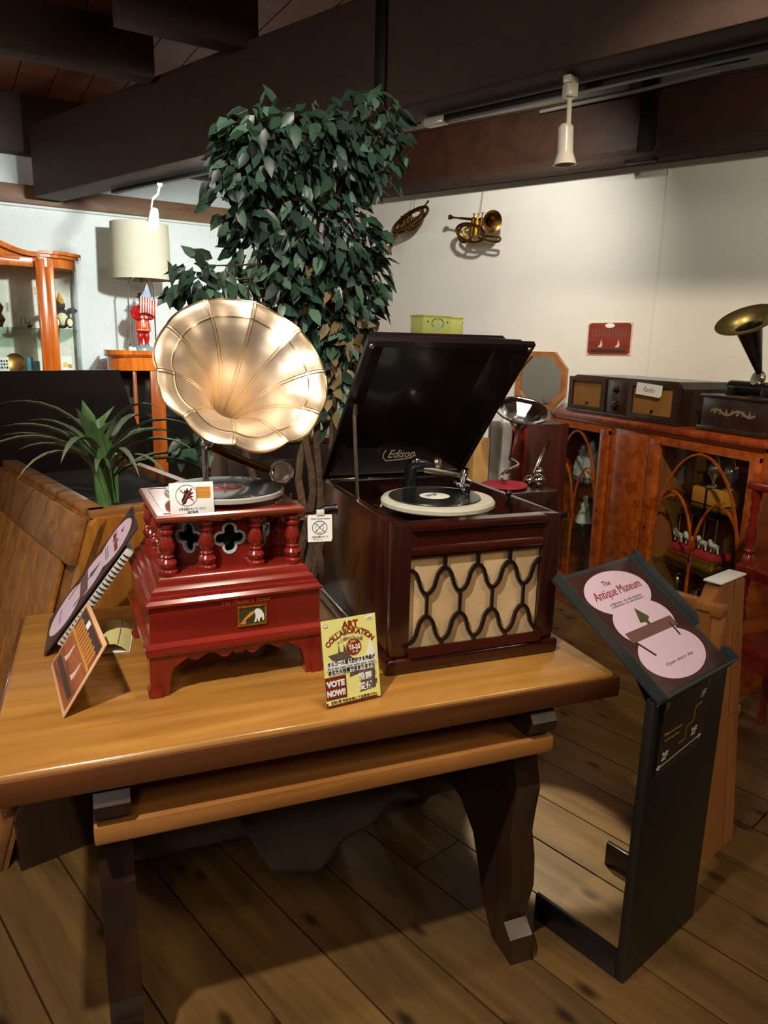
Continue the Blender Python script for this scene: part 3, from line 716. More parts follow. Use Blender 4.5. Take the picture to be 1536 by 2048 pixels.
# do-not-touch card on its front edge
def card_icon(parent, F, cx, cy, r, hand=True):
    g = G(); g.ribbon(circ(cx, cy, r, 32), r*.07, .0005, .0012, F, True); g.build('circle_print', M_ink if not hand else M_redx, parent, None)
nt = thing('notice_card', 'white do-not-touch card with a crossed-out hand standing on the red gramophone', 'card', M=frame((.1565, 1.4185, 1.0665), (1, .03, 0), (0, .16, .98)))
g = G(); g.box((0, .036, 0), (.084, .076, .002), bev=.0008); g.build('card', M_paper, nt)
g = G(); g.ribbon(circ(-.010, .049, .0205, 36), .0009, .001, .0015, closed=True); g.ribbon([(-.024, .063), (.004, .035)], .0008, .001, .0015); g.build('circle_print', M_maroon, nt, None)
g = G(); g.prism([(-.018, .031), (-.012, .034), (-.009, .042), (.003, .047), (-.004, .049), (.004, .054), (-.003, .055), (.002, .062), (-.006, .058), (-.008, .064), (-.012, .057), (-.014, .061), (-.015, .050), (-.020, .040)], .001, .0016); g.build('hand_print', M_ink, nt, None)
g = G(); g.ribbon([(-.019, .033), (.0, .063)], .0016, .0016, .0021); g.ribbon([(-.022, .060), (.002, .040)], .0016, .0016, .0021); g.build('cross_print', M_redx, nt, None)
g = G(); g.prism([(.008, .043), (.034, .042), (.036, .046), (.036, .064), (.008, .065)], .001, .0014); g.build('box_print', M_orng, nt, None)
g = G(); g.ribbon([(.010, .0565), (.035, .0557)], .0006, .0014, .0018); g.build('line_print', M_cream, nt, None)
for s_, y_, m_ in (("お手を触れないでください", .022, M_ink), ("请勿触摸", .0155, M_ink), ("만지지 마십시오", .009, M_inkg), ("Don't touch, please.", .003, M_inkg)):
    text(s_, .0058, m_, nt, TR(.0, y_, .0012), width=(.052 if len(s_) > 6 else .02))
# tag hanging from the crank
tg = thing('hanging_tag', 'small white tag with a crossed circle hanging beside the red gramophone crank', 'tag', M=frame((.416, 1.425, 1.001), (.97, -.12, 0), (.15, .12, .98)))
g = G(); g.prism([(-.0255, 0), (.024, 0), (.0265, .006), (.0265, .057), (-.0255, .057)], -.0008, .0008); g.build('card', M_paper, tg, None)
g = G(); g.box((.002, .0615, 0), (.017, .013, .006), bev=.002); g.build('clip', M_white, tg)
g = G(); g.ribbon(circ(0, .030, .0155, 30, .014), .0012, .0008, .0013, closed=True); g.ribbon([(-.011, .040), (.011, .020)], .001, .0008, .0013); g.ribbon([(-.011, .020), (.011, .040)], .001, .0008, .0013); g.build('circle_print', M_ink, tg, None)
g = G(); g.ribbon([(-.008, .022), (-.009, .032), (-.004, .039), (.0, .033), (.005, .039), (.009, .031), (.006, .022), (.0, .019)], .0009, .0008, .0012, closed=True); g.build('hand_print', M_inkg, tg, None)
text("Don't touch please", .0052, M_ink, tg, TR(.002, .049, .001), width=.040)
text("お手を触れないで", .0045, M_ink, tg, TR(.0, .010, .001), width=.034); text("下さい。", .0045, M_ink, tg, TR(-.003, .005, .001), width=.02)

# ================================================================== DARK BOX GRAMOPHONE WITH RAISED LID
ed = thing('box_gramophone', 'dark mahogany box gramophone with raised domed lid and fretwork grille', 'gramophone', (.7475, 1.582, .72))
g = G(); hw, hd = .2015, .25
square = lambda x0, y0, x1, y1: rect(x0, y0, x1, y1)
g = G(); g.box((0, 0, .017), (2*hw+.026, 2*hd+.024, .034), bev=.008, seg=3); g.build('plinth', M_edx, ed)
for sx in (-1, 1):
    g = G(); g.box((sx*(hw-.009), .013, .1825), (.018, 2*hd-.026, .297), bev=.001); g.build('side_panel', M_edi, ed)
g = G(); g.box((0, hd-.009, .1825), (2*hw-.036, .018, .297)); g.build('back_panel', M_edi, ed)
for x in (-.181, .181):
    g = G(); g.box((x, -hd+.012, .1825), (.041, .026, .297), bev=.002); g.build('stile', M_edi, ed)
g = G(); g.box((0, -hd+.012, .293), (.322, .024, .076)); g.box((0, -hd-.002, .322), (.326, .016, .018), bev=.006); g.box((0, -hd+.001, .270), (.322, .014, .020), bev=.006); g.build('top_rail', M_edx, ed)
g = G(); g.box((0, -hd+.010, .0385), (.322, .024, .012)); g.prism([(-.161, 0), (.161, 0), (.172, .022), (-.172, .022)], 0, .010, frame((0, -hd-.006, .034), (1, 0, 0), (0, .25, .97))); g.build('bottom_rail', M_edx, ed)
gx, gz0, gz1 = .1595, .045, .258
g = G(); g.box((0, -hd+.012, (gz0+gz1)/2), (2*gx, .003, gz1-gz0)); g.build('grille_cloth', M_cloth, ed)
GF = frame((-gx, -hd+.004, gz0), (1, 0, 0), (0, 0, 1)); gw, gh = 2*gx, gz1-gz0
def wave(v_top, v_bot, ph, n=96):
    pts = []
    for i in range(n+1):
        u = i/n; c = math.cos(2*PI*(4*u+ph)); s = abs(c)**.62*(1 if c > 0 else -1)
        pts.append((u*gw, ((v_top+v_bot)/2+(v_top-v_bot)/2*s)*gh))
    return pts
g = G(); g.ribbon(wave(.86, .60, 0), .0075, -.003, .004, GF); g.ribbon(wave(.36, .085, .5), .0075, -.003, .004, GF)
for k in range(4): u = (k+.5)/4*gw; g.box((u, .48*gh, .0005), (.0065, .25*gh, .006), GF)
for k in range(1, 4):
    u = k/4*gw; g.box((u, .935*gh, .0005), (.008, .14*gh, .006), GF); g.box((u, .045*gh, .0005), (.007, .095*gh, .006), GF)
for k in range(8):                                                      # little cusps on the fretwork
    s = 1 if k % 2 else -1
    for vv, sg in ((.73, 1), (.22, 1)):
        u = (k+.5)/8*gw; g.prism([(u-.005, vv*gh), (u, vv*gh+.006), (u+.005, vv*gh), (u, vv*gh-.006)], -.002, .0035, GF)
fr = g.build('fretwork', M_grille, ed, None)
# motor board, platter, fittings
g = G(); g.box((0, 0, .286), (2*hw-.036, 2*hd-.036, .012)); g.build('motor_board', M_edx, ed)
PT = (.006, -.020)
g = G(); g.lathe([(0, .313), (.133, .313), (.139, .317), (.139, .325), (.134, .331), (0, .331)], TR(PT[0], PT[1], 0), 48); g.build('turntable', M_felt, ed)
rc = thing('record', 'black record with a pale grey label inside the dark box gramophone', 'record', (.7475+PT[0]-.008, 1.582+PT[1]+.002, .72+.3313))
g = G(); g.lathe([(.037, 0), (.111, 0), (.112, .002), (.111, .004), (.037, .003)], seg=56, caps=False); g.build('disc', M_vinyl, rc)
g = G(); g.lathe([(0, 0), (.037, 0), (.037, .0032), (0, .0032)], seg=36); lb = g.build('label', M_whitelab, rc)
g = G(); g.prism([(-.026, .004), (-.012, .014), (.004, .020), (.022, .018), (.006, .010), (-.006, .004), (-.018, -.008)], .0032, .0036); g.cyl((0, 0, 0), (0, 0, .010), .003, 8); g.build('label_print', M_inkg, lb, None)
def L(x, y, z): return (x-.7475, y-1.582, z-.72)
g = G(); g.lathe([(.030, 0), (.030, .006), (.019, .010), (.017, .055), (.018, .07), (.0, .074)], TR(*L(.745, 1.715, 1.032)), 20); g.tube([L(.745, 1.715, 1.10), L(.752, 1.705, 1.112), L(.775, 1.69, 1.115), L(.80, 1.68, 1.105)], [.016, .017, .015, .013], 12); ta = g.build('arm_pedestal', M_black, ed)
g = G(); g.tube([L(.775, 1.69, 1.098), L(.82, 1.655, 1.092), L(.845, 1.62, 1.090)], [.010, .009, .008], 10); g.build('tone_arm', M_nick, ed)
g = G(); g.lathe([(0, -.008), (.018, -.008), (.021, -.004), (.021, .005), (.017, .008), (.006, .010), (0, .010)], aim(L(.808, 1.68, 1.113), (.75, -.55, .25)), 24); g.build('reproducer', M_nick, ed); g = G(); g.ball(L(.752, 1.69, 1.122), .008); g.build('arm_screw', M_nick, ed)
rp = aim(L(.838, 1.60, 1.078), (.05, -.25, .96))
g = G(); g.lathe([(0, -.012), (.012, -.012), (.022, -.006), (.024, 0), (.023, .005), (.010, .008), (.009, .02), (.014, .028), (.010, .036), (0, .038)], rp, 24); g.tube([L(.838, 1.585, 1.07), L(.836, 1.565, 1.066), L(.830, 1.545, 1.057)], [.009, .007, .003], 8); g.build('sound_box', M_chrome, ed)
g = G(); g.tube([L(.838, 1.60, 1.066), L(.835, 1.585, 1.064), L(.822, 1.55, 1.0565)], [.010, .008, .0035], 8); g.build('needle_arm', M_chrome, ed)
g = G(); g.lathe([(0, 0), (.006, .001), (.007, .006), (.010, .010), (.009, .016), (0, .019)], aim(L(.590, 1.535, 1.035), (-.3, -.2, .9)), 12); g.build('speed_knob', M_chrome, ed)
g = G(); g.cyl(L(.913, 1.50, 1.03), L(.912, 1.497, 1.062), .0055, 10); g.ball(L(.912, 1.497, 1.065), .008); g.build('brake_knob', M_black, ed)
g = G(); g.box(L(.887, 1.365, 1.036), (.05, .016, .008), bev=.003); g.build('brake_lever', M_nick, ed)
# raised lid: x across, y from hinge to front edge, z outwards
an = math.radians(46.6)
LF = frame((0, hd-.002, .336), (-1, 0, 0), (0, -math.cos(an), math.sin(an)))
ld = G(); HW = hw+.006; LL = .497
prof = [(0, 0), (0, .012), (.010, .018), (.016, .026), (.018, .036), (.026, .046), (.036, .050), (.040, .064), (.042, .074)]      # inset, height (ogee dome)
vs = []; fs = []
def ring(i, z): return [(-HW+i, i, z), (HW-i, i, z), (HW-i, LL-i, z), (-HW+i, LL-i, z)]
inner = [(.016, 0), (.018, .004), (.066, .050)]
rings = [ring(i, z) for i, z in reversed(inner)]+[ring(i, z) for i, z in prof]
for r in rings: vs += r
for k in range(len(rings)-1):
    for i in range(4): fs.append((4*k+i, 4*k+(i+1) % 4, 4*k+4+(i+1) % 4, 4*k+4+i))
fs += [(0, 1, 2, 3), tuple(4*(len(rings)-1)+i for i in range(4))]
ld.add(vs, fs, LF); lid = ld.build('lid', M_lidin, ed, 20)
g = G()
for sx in (-1, 1): g.lathe([(0, -.004), (.005, -.003), (.006, 0), (0, .001)], LF @ TR(sx*(HW-.011), LL-.014, -.0005), 14)
g.build('corner_buttons', M_nick, lid)
# maker's script on the inner slope near the hinge
GOLD2 = mat('faded_gilt_lettering', 'd8ccb2', .45)
sf = LF @ frame((-.012, .052, .0362), (-1, 0, 0), (0, .048, .046)) @ TR(0, 0, .0008)
me = text_mesh('Edison', .030, shear=.5, bold=.0004); me.transform(Matrix.Diagonal((1, 1, 1, 1))); me.materials.clear(); me.materials.append(GOLD2); me.transform(sf); lt = link('lettering', me, lid)
g = G(); g.ribbon([(-.042, .012), (-.050, .002), (-.051, -.009), (-.043, -.017), (-.01, -.0155), (.03, -.0115), (.046, -.004)], .003, -.0003, .0003, sf); g.build('flourish', GOLD2, lid, None)
g = G(); g.tube([L(.556, 1.585, 1.035), L(.554, 1.60, 1.15), L(.553, 1.612, 1.252)], .0045, 8); g.cyl(L(.553, 1.605, 1.25), L(.559, 1.62, 1.27), .006, 8); g.build('lid_stay', M_nick, ed)
for x in (-.155, .155): g = G(); g.box((x, hd-.012, .337), (.07, .020, .008), bev=.003); g.build('hinge', M_nick, ed)
# crossing ficus tips on the lid are leaves of the tree; none are modelled here

# ================================================================== CARDS AND PAPERS ON THE TABLE
ps = thing('poster_stand', 'yellow event poster in a clear acrylic stand at the table front edge', 'poster', M=frame((.431, 1.2345, .7245), (.9915, .13, 0), (-.02, .19, .98)))
pw, ph = .118, .168
g = G(); g.box((0, ph/2, -.001), (pw+.006, ph+.008, .004), bev=.001); g.box((0, .002, -.020), (pw+.006, .003, .042)); g.build('acrylic_frame', M_acr, ps)
g = G(); g.box((0, ph/2, .0011), (pw, ph, .0006)); pp = g.build('poster', M_yel, ps, None)
def U(x, y): return ((x-.5)*pw, (1-y)*ph)
PF = TR(0, 0, .0021)
arc_text('COLLABORATION', .0145, .066, M_ltr, pp, PF @ TR(*U(.5, .165), 0), 1.72, .0004)
text('ART', .018, M_ltr, pp, PF @ TR(*U(.52, .085), 0), bold=.0008)
arc_text('International University Media Laboratory', .0042, .074, M_ink, pp, PF @ TR(*U(.5, .125), 0), 1.25)
arc_text('in 小樽オルゴール堂', .008, .066, M_inkg, pp, PF @ TR(*U(.5, .245), 0), .85)
g = G(); g.prism(circ(*U(.56, .355), .0165, 30), .0016, .0022); g.build('date_disc', M_ltr, pp, None)
text('2025', .006, M_yel, pp, TR(*U(.55, .29), .0026)); text('5/', .010, M_yel, pp, TR(*U(.48, .33), .0026)); text('15-25', .0125, M_paper, pp, TR(*U(.575, .36), .0026), bold=.0005, width=.023); text('木-日', .0055, M_paper, pp, TR(*U(.58, .415), .0026))
GRY = mat('etched_grey_print', '5c4f45', .6, 0, 0, .5, 300)
g = G(); g.prism([U(.09, .41), U(.27, .395), U(.29, .30), U(.31, .39), U(.37, .39), U(.38, .30), U(.43, .40), U(.60, .55), U(.57, .60), U(.36, .56), U(.16, .47)], .0016, .0021); g.prism([U(.47, .60), U(.66, .60), U(.72, .67), U(.45, .70)], .0016, .0020); g.prism([U(.78, .60), U(.92, .60), U(.92, .88), U(.62, .90), U(.66, .72)], .0016, .0020); g.build('figure_print', GRY, pp, None)
g = G(); g.prism([U(.79, .46), U(.83, .40), U(.87, .29), U(.93, .42), U(.94, .50), U(.80, .52)], .0016, .0021); g.build('cone_print', M_paper, pp, None)
for (x0, y0, x1, y1) in ((.04, .585, .97, .488), (.07, .643, .90, .592)):
    g = G(); g.prism(rect(*U(x0, y0), *U(x1, y1)), .0021, .0024); g.build('white_band', M_paper, pp, None)
text('オルゴール堂で展示する作品が', .0095, M_ink, pp, TR(*U(.50, .515), .0026), width=.104, bold=.0003)
text('Find the next Icon with your vote!!', .0075, M_ink, pp, TR(*U(.50, .565), .0026), width=.103)
text('あなたの投票で決まります!!', .0092, M_ink, pp, TR(*U(.48, .615), .0026), width=.098, bold=.0003)
g = G(); g.prism(rect(*U(.0, .925), *U(.38, .66)), .0016, .0020); g.prism(rect(*U(.0, 1.0), *U(.93, .955)), .0016, .0020); g.build('maroon_panel', M_maroon, pp, None)
text('VOTE', .0155, M_paper, pp, TR(*U(.185, .745), .0026), bold=.0009, width=.039); text('NOW!!', .0155, M_paper, pp, TR(*U(.185, .855), .0026), bold=.0009, width=.039)
text('投票', .015, M_paper, pp, TR(*U(.73, .73), .0026), bold=.0006); text('受付', .015, M_paper, pp, TR(*U(.73, .845), .0026), bold=.0006)
text('!!', .013, M_ink, pp, TR(*U(.92, .81), .0026), bold=.0004); text('\\\\', .009, M_ink, pp, TR(*U(.92, .70), .0026))
g = G(); g.prism([U(.03, .985), U(.03, .945), U(.96, .935), U(.96, .975)], .0020, .0024); g.build('yellow_band', M_yel, pp, None)
text('当館2階 特設会場にて投票受付中!!', .0068, M_ink, pp, TR(*U(.5, .96), .0027), width=.10)
g = G(); g.prism(circ(*U(.08, .06), .0045, 18, .0035), .0016, .0021); g.prism(rect(*U(.82, .065), *U(.95, .03)), .0016, .0021); g.build('logo_patch', M_paper, pp, None)
g = G(); g.ribbon(circ(*U(.08, .06), .0042, 18, .0032), .0006, .0021, .0024, closed=True); g.ribbon([U(.845, .05), U(.935, .045)], .001, .0021, .0024); g.build('logo_print', mat('blue_ink', '4a5a8a', .5), pp, None)

def ship_print(parent, F, w, h, lift, cols):
    """a brown-red print with a row of letters above two white sailing ships"""
    g = G()
    for i in range(11): x = -w*.40+w*.80*i/10; g.box((x, h*.24, lift), (w*.035, h*.26*(1 if i % 2 else .85), .0006), F); g.box((x+w*.018, h*.30, lift), (w*.03, h*.03, .0006), F)
    g.build('letter_row', cols[0], parent, None)
    for sx in (-.20, .22):
        g = G(); x = sx*w
        g.prism([(x-.065*w, -.22*h), (x+.035*w, -.22*h), (x+.01*w, .05*h), (x-.01*w, -.12*h)], lift, lift+.0008, F); g.prism([(x+.02*w, -.20*h), (x+.05*w, -.18*h), (x+.028*w, .04*h)], lift, lift+.0008, F)
        g.build('ship_print', cols[1], parent, None)
    g = G(); g.box((0, -.34*h, lift), (w*.86, h*.10, .0005), F); g.build('ground_print', cols[2], parent, None)
# sepia card leaning in a clear stand
F = frame((-.1145, 1.474, .7225), (-.033, .245, 0), (.0825, 0, .128))
if F.col[2].z < 0: F = frame((-.1145, 1.474, .7225), (.033, -.245, 0), (.0825, 0, .128))
sc = thing('sepia_card', 'sepia card with two white ships tilted at the near left of the table', 'card', M=F)
g = G(); g.box((0, .077, 0), (.25, .156, .003), bev=.001); g.build('card', M_peach, sc)
g = G(); g.box((0, .077, .0018), (.232, .138, .0006)); pr = g.build('print', M_sepia, sc, None)
ship_print(pr, TR(0, .077, .0022), .232, .138, 0.0002, (M_orng, mat('pale_ship_print', 'e0c0ae', .5), M_brn))
g = G(); g.box((0, .134, .0022), (.225, .018, .0006)); g.build('dark_strip', M_brn, pr, None)
g = G(); g.box((-.03, .134, .0028), (.026, .014, .0008)); g.build('white_patch', M_paper, pr, None)
g = G(); g.box((0, .092, .0022), (.228, .006, .0006)); g.build('orange_line', M_orng, pr, None)
# information panel leaning on the red gramophone
F = frame((-.148, 1.765, .7235), (.0, -1, 0), (.208, -.0, .275))
ip = thing('leaning_panel', 'brown panel with lilac discs leaning against the left of the red gramophone', 'panel', M=F)
g = G(); g.box((0, .174, 0), (.226, .348, .004), bev=.001); g.build('board', M_brn, ip)
def disc_print(parent, w, h, z, title, sub):
    g = G(); r = w*.41
    for yy in (.775, .50, .225): g.prism(circ(0, yy*h, r*(.90 if yy == .5 else 1), 40, h*.192), z, z+.0006+.0001*yy)
    dp = g.build('disc_print', M_pink, parent, None)
    g = G(); g.prism(rect(-r*.80, h*.385, r*.80, h*.47), z+.0008, z+.0012); g.build('brown_strip', mat('muted_brown_print', '6d4c46', .5), dp, None)
    for q_ in ([(-r*.72, h*.39), (-r*.50, h*.25)], [(r*.62, h*.43), (r*.60, h*.31)]):
        g = G(); g.ribbon(q_, .006, z+.0008, z+.0012); g.build('edge_print', M_brn, dp, None)
    g = G(); g.prism([(-r*.16, h*.50), (r*.02, h*.62), (r*.22, h*.52), (r*.05, h*.49)], z+.0008, z+.0012); g.box((r*.05, h*.485, z+.001), (r*.10, h*.04, .0005)); g.build('tree_print', mat('olive_tree_print', '4a4a22', .6), dp, None)
    text('The', w*.07, M_inkr, dp, TR(-r*.15, h*.87, z+.0014), shear=.3); text(title, w*.115, M_inkr, dp, TR(0, h*.79, z+.0014), shear=.3, width=w*.66)
    for yy in (.70, .69): text(sub, w*.03, M_inkg, dp, TR(0, h*yy-.004*(yy == .69), z+.0014), width=w*.45)
    text('Open every day', w*.035, M_inkg, dp, TR(0, h*.165, z+.0014), width=w*.4, shear=.2)
disc_print(ip, .226, .348, .002, 'Antique Museum', 'music boxes and gramophones')
rb = thing('ring_bound_book', 'thick ring-bound book edge behind the brown leaning panel', 'book', M=frame((-.148, 1.765, .7235), (0, -1, 0), (.208, 0, .275)) @ TR(0, 0, -.0045))
g = G(); g.box((0, .165, -.012), (.224, .26, .018), bev=.002); g.build('pages', M_white, rb)
g = G()
for i in range(22): g.tube([(.112, .045+i*.0112, -.004), (.1165, .045+i*.0112, -.010), (.112, .045+i*.0112, -.019)], .0016, 5)
g.build('rings', M_ink, rb)
# folded cream leaflet
bt = thing('folded_leaflet', 'small cream folded leaflet lying open on the table by the red gramophone', 'leaflet', (.0, 1.70, .7205), -6)
g = G(); pts = [(-.038, 0), (-.032, .012), (-.015, .022), (.006, .022), (.022, .013), (.034, .002)]
g.ribbon(pts, .0014, -.075, .075, frame((0, 0, .001), (1, 0, 0), (0, 0, 1))); g.build('cover', M_cream, bt, 60)
g = G(); g.box((0, 0, .001), (.074, .148, .0012)); g.build('page', M_paper, bt, None)
g = G(); g.box((.012, 0, .0225), (.0012, .15, .0006)); g.build('fold', M_inkg, bt, None)

# ================================================================== INFORMATION LECTERN (right of the table)
SE, SD = Vector((.9455, .3256, 0)), Vector((-.3256, .9455, 0))
SM = frame((1.031, 1.068, 0), SE, SD)
st = thing('information_lectern', 'dark steel information lectern with a slanted tray to the right of the table', 'lectern', M=SM)
W_, D_ = .325, .254; tn = math.tan(math.radians(33.6))
g = G(); g.box((W_/2, .011, .352), (W_, .022, .70), bev=.002); g.build('front_plate', M_steelf, st)
for (cx_, cy_, dx_, dy_) in ((.006, D_/2+.011, .012, D_-.022), (W_-.006, D_/2+.011, .012, D_-.022)):
    g = G(); g.box((cx_, cy_, .036), (dx_, dy_, .072), bev=.001); g.build('base_rail', M_black, st)
g = G(); g.prism([(.022, .52), (.022, .70), (D_+.0, .70+D_*tn-.012), (D_-.02, .70+D_*tn-.03)], W_/2-.03, W_/2+.03, frame((0, 0, 0), (0, 1, 0), (0, 0, 1))); g.build('tray_bracket', M_black, st, None)
TF = SM.inverted() @ SM @ frame((-.008, -.014, .706), (1, 0, 0), (0, math.cos(math.radians(33.6)), math.sin(math.radians(33.6))))
TL_, TW = .345, .318
g = G(); g.box((TW/2, TL_/2, 0), (TW, TL_, .008), TF, .002); ty = g.build('tray', M_tray, st)
g = G(); g.box((.002, TL_/2, .012), (.004, TL_, .030), TF); g.build('side_flange', M_tray, ty)
g = G(); g.box((TW/2, .002, .006), (TW, .004, .030), TF); g.build('front_flange', M_tray, ty)
g = G(); g.prism([(.115, .0), (TL_, .0), (TL_, .030), (.135, .030), (.115, .018)], TW-.004, TW, TF @ frame((0, 0, 0), (0, 1, 0), (0, 0, 1))); g.build('side_flange', M_tray, ty, None)
g = G(); g.prism([(.0, .0), (.035, .0), (.045, .018), (.030, .030), (.0, .030)], TW-.004, TW, TF @ frame((0, 0, 0), (0, 1, 0), (0, 0, 1))); g.build('side_flange', M_tray, ty, None)
ib = thing('disc_panel', 'brown panel with lilac discs lying in the tray of the steel lectern', 'panel', M=SM @ TF @ TR(TW/2-.002, .010, .0065))
g = G(); g.box((0, .162, 0), (.290, .322, .003), bev=.001); g.build('board', M_brn, ib)
disc_print(ib, .290, .322, .0016, 'Antique Museum', 'collection of old players')
fs_ = thing('floor_sign', 'smoky plastic floor sign marked 2F hanging on the lectern front', 'sign', M=SM @ frame((.022, -.006, .535), (1, 0, 0), (0, -.03, 1)))
g = G(); g.prism([(0, -.012), (.19, .0), (.19, .165), (.0, .165)], -.0007, .0007); g.build('film', M_film, fs_, None)
WP = mat('white_sign_print', 'ddd8cc', .5); GP = mat('gold_sign_print', 'b8952f', .5)
text('2F', .026, WP, fs_, TR(.030, .030, .001), bold=.0006); text('2F', .026, WP, fs_, TR(.150, .048, .001), bold=.0006); text('1F', .024, WP, fs_, TR(.165, .135, .001), shear=.3)
g = G(); g.ribbon([(.008, .008), (.182, .026)], .0022, .0008, .0012); g.prism([(.0, .007), (.014, .002), (.013, .015)], .0008, .0012); g.prism([(.19, .027), (.176, .032), (.177, .019)], .0008, .0012); g.build('arrow', WP, fs_, None)
g = G(); g.ribbon([(.085, .040), (.112, .043), (.112, .072), (.140, .078), (.140, .110), (.168, .116)], .0022, .0008, .0012); g.build('stair_line', GP, fs_, None)
text('Please mind the stairs', .008, GP, fs_, TR(.052, .085, .001), shear=.3, width=.075); text('on the way down', .008, GP, fs_, TR(.050, .070, .001), shear=.3, width=.06)
for x in (.008, .184):
    g = G(); g.box((x, .158, .002), (.012, .016, .003), bev=.001); g.build('clip', M_nick, fs_)

# ================================================================== PINE BENCH BEHIND THE LECTERN
BM = frame((1.492, 1.308, 0), SE, SD)
be = thing('pine_bench', 'old pine bench with a keyhole slot in its upright end behind the lectern', 'bench', M=BM)
BF = frame((0, 0, 0), (1, 0, 0), (0, .07, .80))
kh = [(.062-.010*math.cos(a), .735+.012*math.sin(a)) for a in [PI*.85-i*PI*1.7/10 for i in range(11)]]
kh = [(.053, .72)]+[(.060+.009*math.cos(a), .735+.011*math.sin(a)) for a in [PI*1.1-i*PI*1.2/8 for i in range(9)]]+[(.067, .72), (.080, .69), (.083, .665), (.072, .635), (.064, .60), (.056, .60), (.050, .635), (.037, .665), (.042, .69)]
g = G(); g.holed([(0, 0), (.134, 0), (.134, .805), (.05, .805), (0, .745)], [kh[::-1]], -.04, 0, BF); g.build('end_plank', M_pine, be, None)
g = G(); g.prism([(.1375, 0), (.198, 0), (.198, .800), (.1375, .805)], -.04, 0, BF); g.build('end_plank', M_pine, be, None)
g = G(); g.box((.02, .12, .60), (.026, .17, .26), bev=.004); g.build('back_board', M_pine, be)
g = G(); g.box((.02, .12, .745), (.04, .17, .035), bev=.006); g.build('top_rail', M_pine, be)
g = G(); g.box((.12, .12, .40), (.19, .17, .03), bev=.005); g.build('seat', M_pine, be)
g = G(); g.box((.135, .15, .19), (.06, .04, .385), bev=.004); g.build('rear_leg', M_pine, be)
ws = G(); ws.box((.108, 0, 0), (.15, .05, .006), bev=.002); wo = ws.build('paper_strip', M_paper); wo.matrix_world = BM @ TR(0, .085, .812)
tag(wo, 'white folded paper strip lying on top of the pine bench end', 'paper')

# ================================================================== GLAZED DISPLAY CABINET (right)
FC = frame((2.39, 3.56, 0), (0, -1, 0), (0, 0, 1))          # x to the viewer's right, y up, z towards the viewer
gc = thing('display_cabinet', 'wide orange walnut display cabinet with arched glazing on the right', 'cabinet', M=FC)
CW = 1.50; CDp = .36
g = G(); g.box((CW/2, 1.065, -CDp/2+.01), (CW+.03, .03, CDp+.03), bev=.008); g.build('top', M_wally, gc)
g = G(); g.box((CW/2, .05, -CDp/2), (CW, .10, CDp-.01), bev=.006); g.build('base', M_walx, gc)
g = G(); g.box((CW/2, .55, -CDp+.006), (CW, .92, .012)); g.build('back_panel', M_cabin, gc)
for x in (.010, CW-.010):
    g = G(); g.box((x, .57, -CDp/2), (.02, .95, CDp)); g.build('side_panel', M_walnut, gc)
for x in (.575, .905):
    g = G(); g.box((x, .57, -CDp/2-.01), (.016, .95, CDp-.03)); g.build('divider', M_cabin, gc)
g = G(); g.box((.74, .575, -.012), (.32, .95, .02), bev=.002); g.build('middle_panel', M_walnut, gc)
g = G(); g.box((CW/2, 1.042, -.008), (CW, .022, .022), bev=.003); g.build('frieze_rail', M_walx, gc)
def door(x0, x1, sw0, sw1):
    g = G(); g.box(((x0+x1)/2, .06+.055, .004), (x1-x0, .11, .022)); g.box(((x0+x1)/2, 1.012, .004), (x1-x0, .036, .022)); g.box((x0+sw0/2, .565, .005), (sw0, .90, .024), bev=.003); g.box((x1-sw1/2, .565, .005), (sw1, .90, .024), bev=.003)
    d = g.build('door', M_walnut, gc)
    a, b = x0+sw0, x1-sw1; w = b-a; c = (a+b)/2
    g = G(); g.box((c, .58, .0), (w, .83, .004)); g.build('pane', M_glass, d)
    def arch(xl, xr, z0, z1, n=10):                          # pointed arch from (xl,z0) over the apex to (xr,z0)
        m = (xl+xr)/2; h = z1-z0; hw_ = (xr-xl)/2
        L_ = [(xl+hw_*(1-math.cos(PI/2*i/n)), z0+h*math.sin(PI/2*i/n*.98)) for i in range(n+1)]
        R_ = [(2*m-p[0], p[1]) for p in reversed(L_)]
        return L_+R_[1:]
    g = G(); F = TR(0, 0, .004)
    g.ribbon([(c, .17), (c, .50)], .010, 0, .009, F)
    g.ribbon(arch(a, b, .50, .985, 16), .009, 0, .009, F)
    for sg_ in (-1, 1):
        g.ribbon([(c+sg_*w*.30*(1-math.cos(PI/2*i/10)), .50+.30*math.sin(PI/2*i/10)) for i in range(11)], .009, 0, .0085, F)
        g.ribbon([(c+sg_*w*.5-sg_*w*.24*(1-math.cos(PI/2*i/8)), .58+.20*math.sin(PI/2*i/8)) for i in range(9)], .009, 0, .0085, F)
    g.build('glazing_bar', M_walx, d)
    g = G(); g.lathe([(0, 0), (.004, 0), (.006, .006), (.005, .010), (0, .012)], TR((x1-sw1/2) if x0 < .3 else (x0+sw0/2), .60, .016), 12); g.build('knob', M_bronze, d)
    return a, b
a1_, b1_ = door(.075, .575, .05, .065); door(.875, 1.49, .065, .045)
g = G(); g.box((.045, .575, -.004), (.06, .95, .03), RY(0), .012); g.build('corner_post', M_walnut, gc)
for (x0, x1, z) in ((.03, .56, .405), (.03, .56, .705), (.92, 1.47, .445), (.92, 1.47, .745)):
    g = G(); g.box(((x0+x1)/2, z, -CDp/2-.01), (x1-x0, .008, CDp-.05)); g.build('shelf', M_shelfgl, gc)

def W(x, z, dep): return FC @ Vector((x, z, -dep))
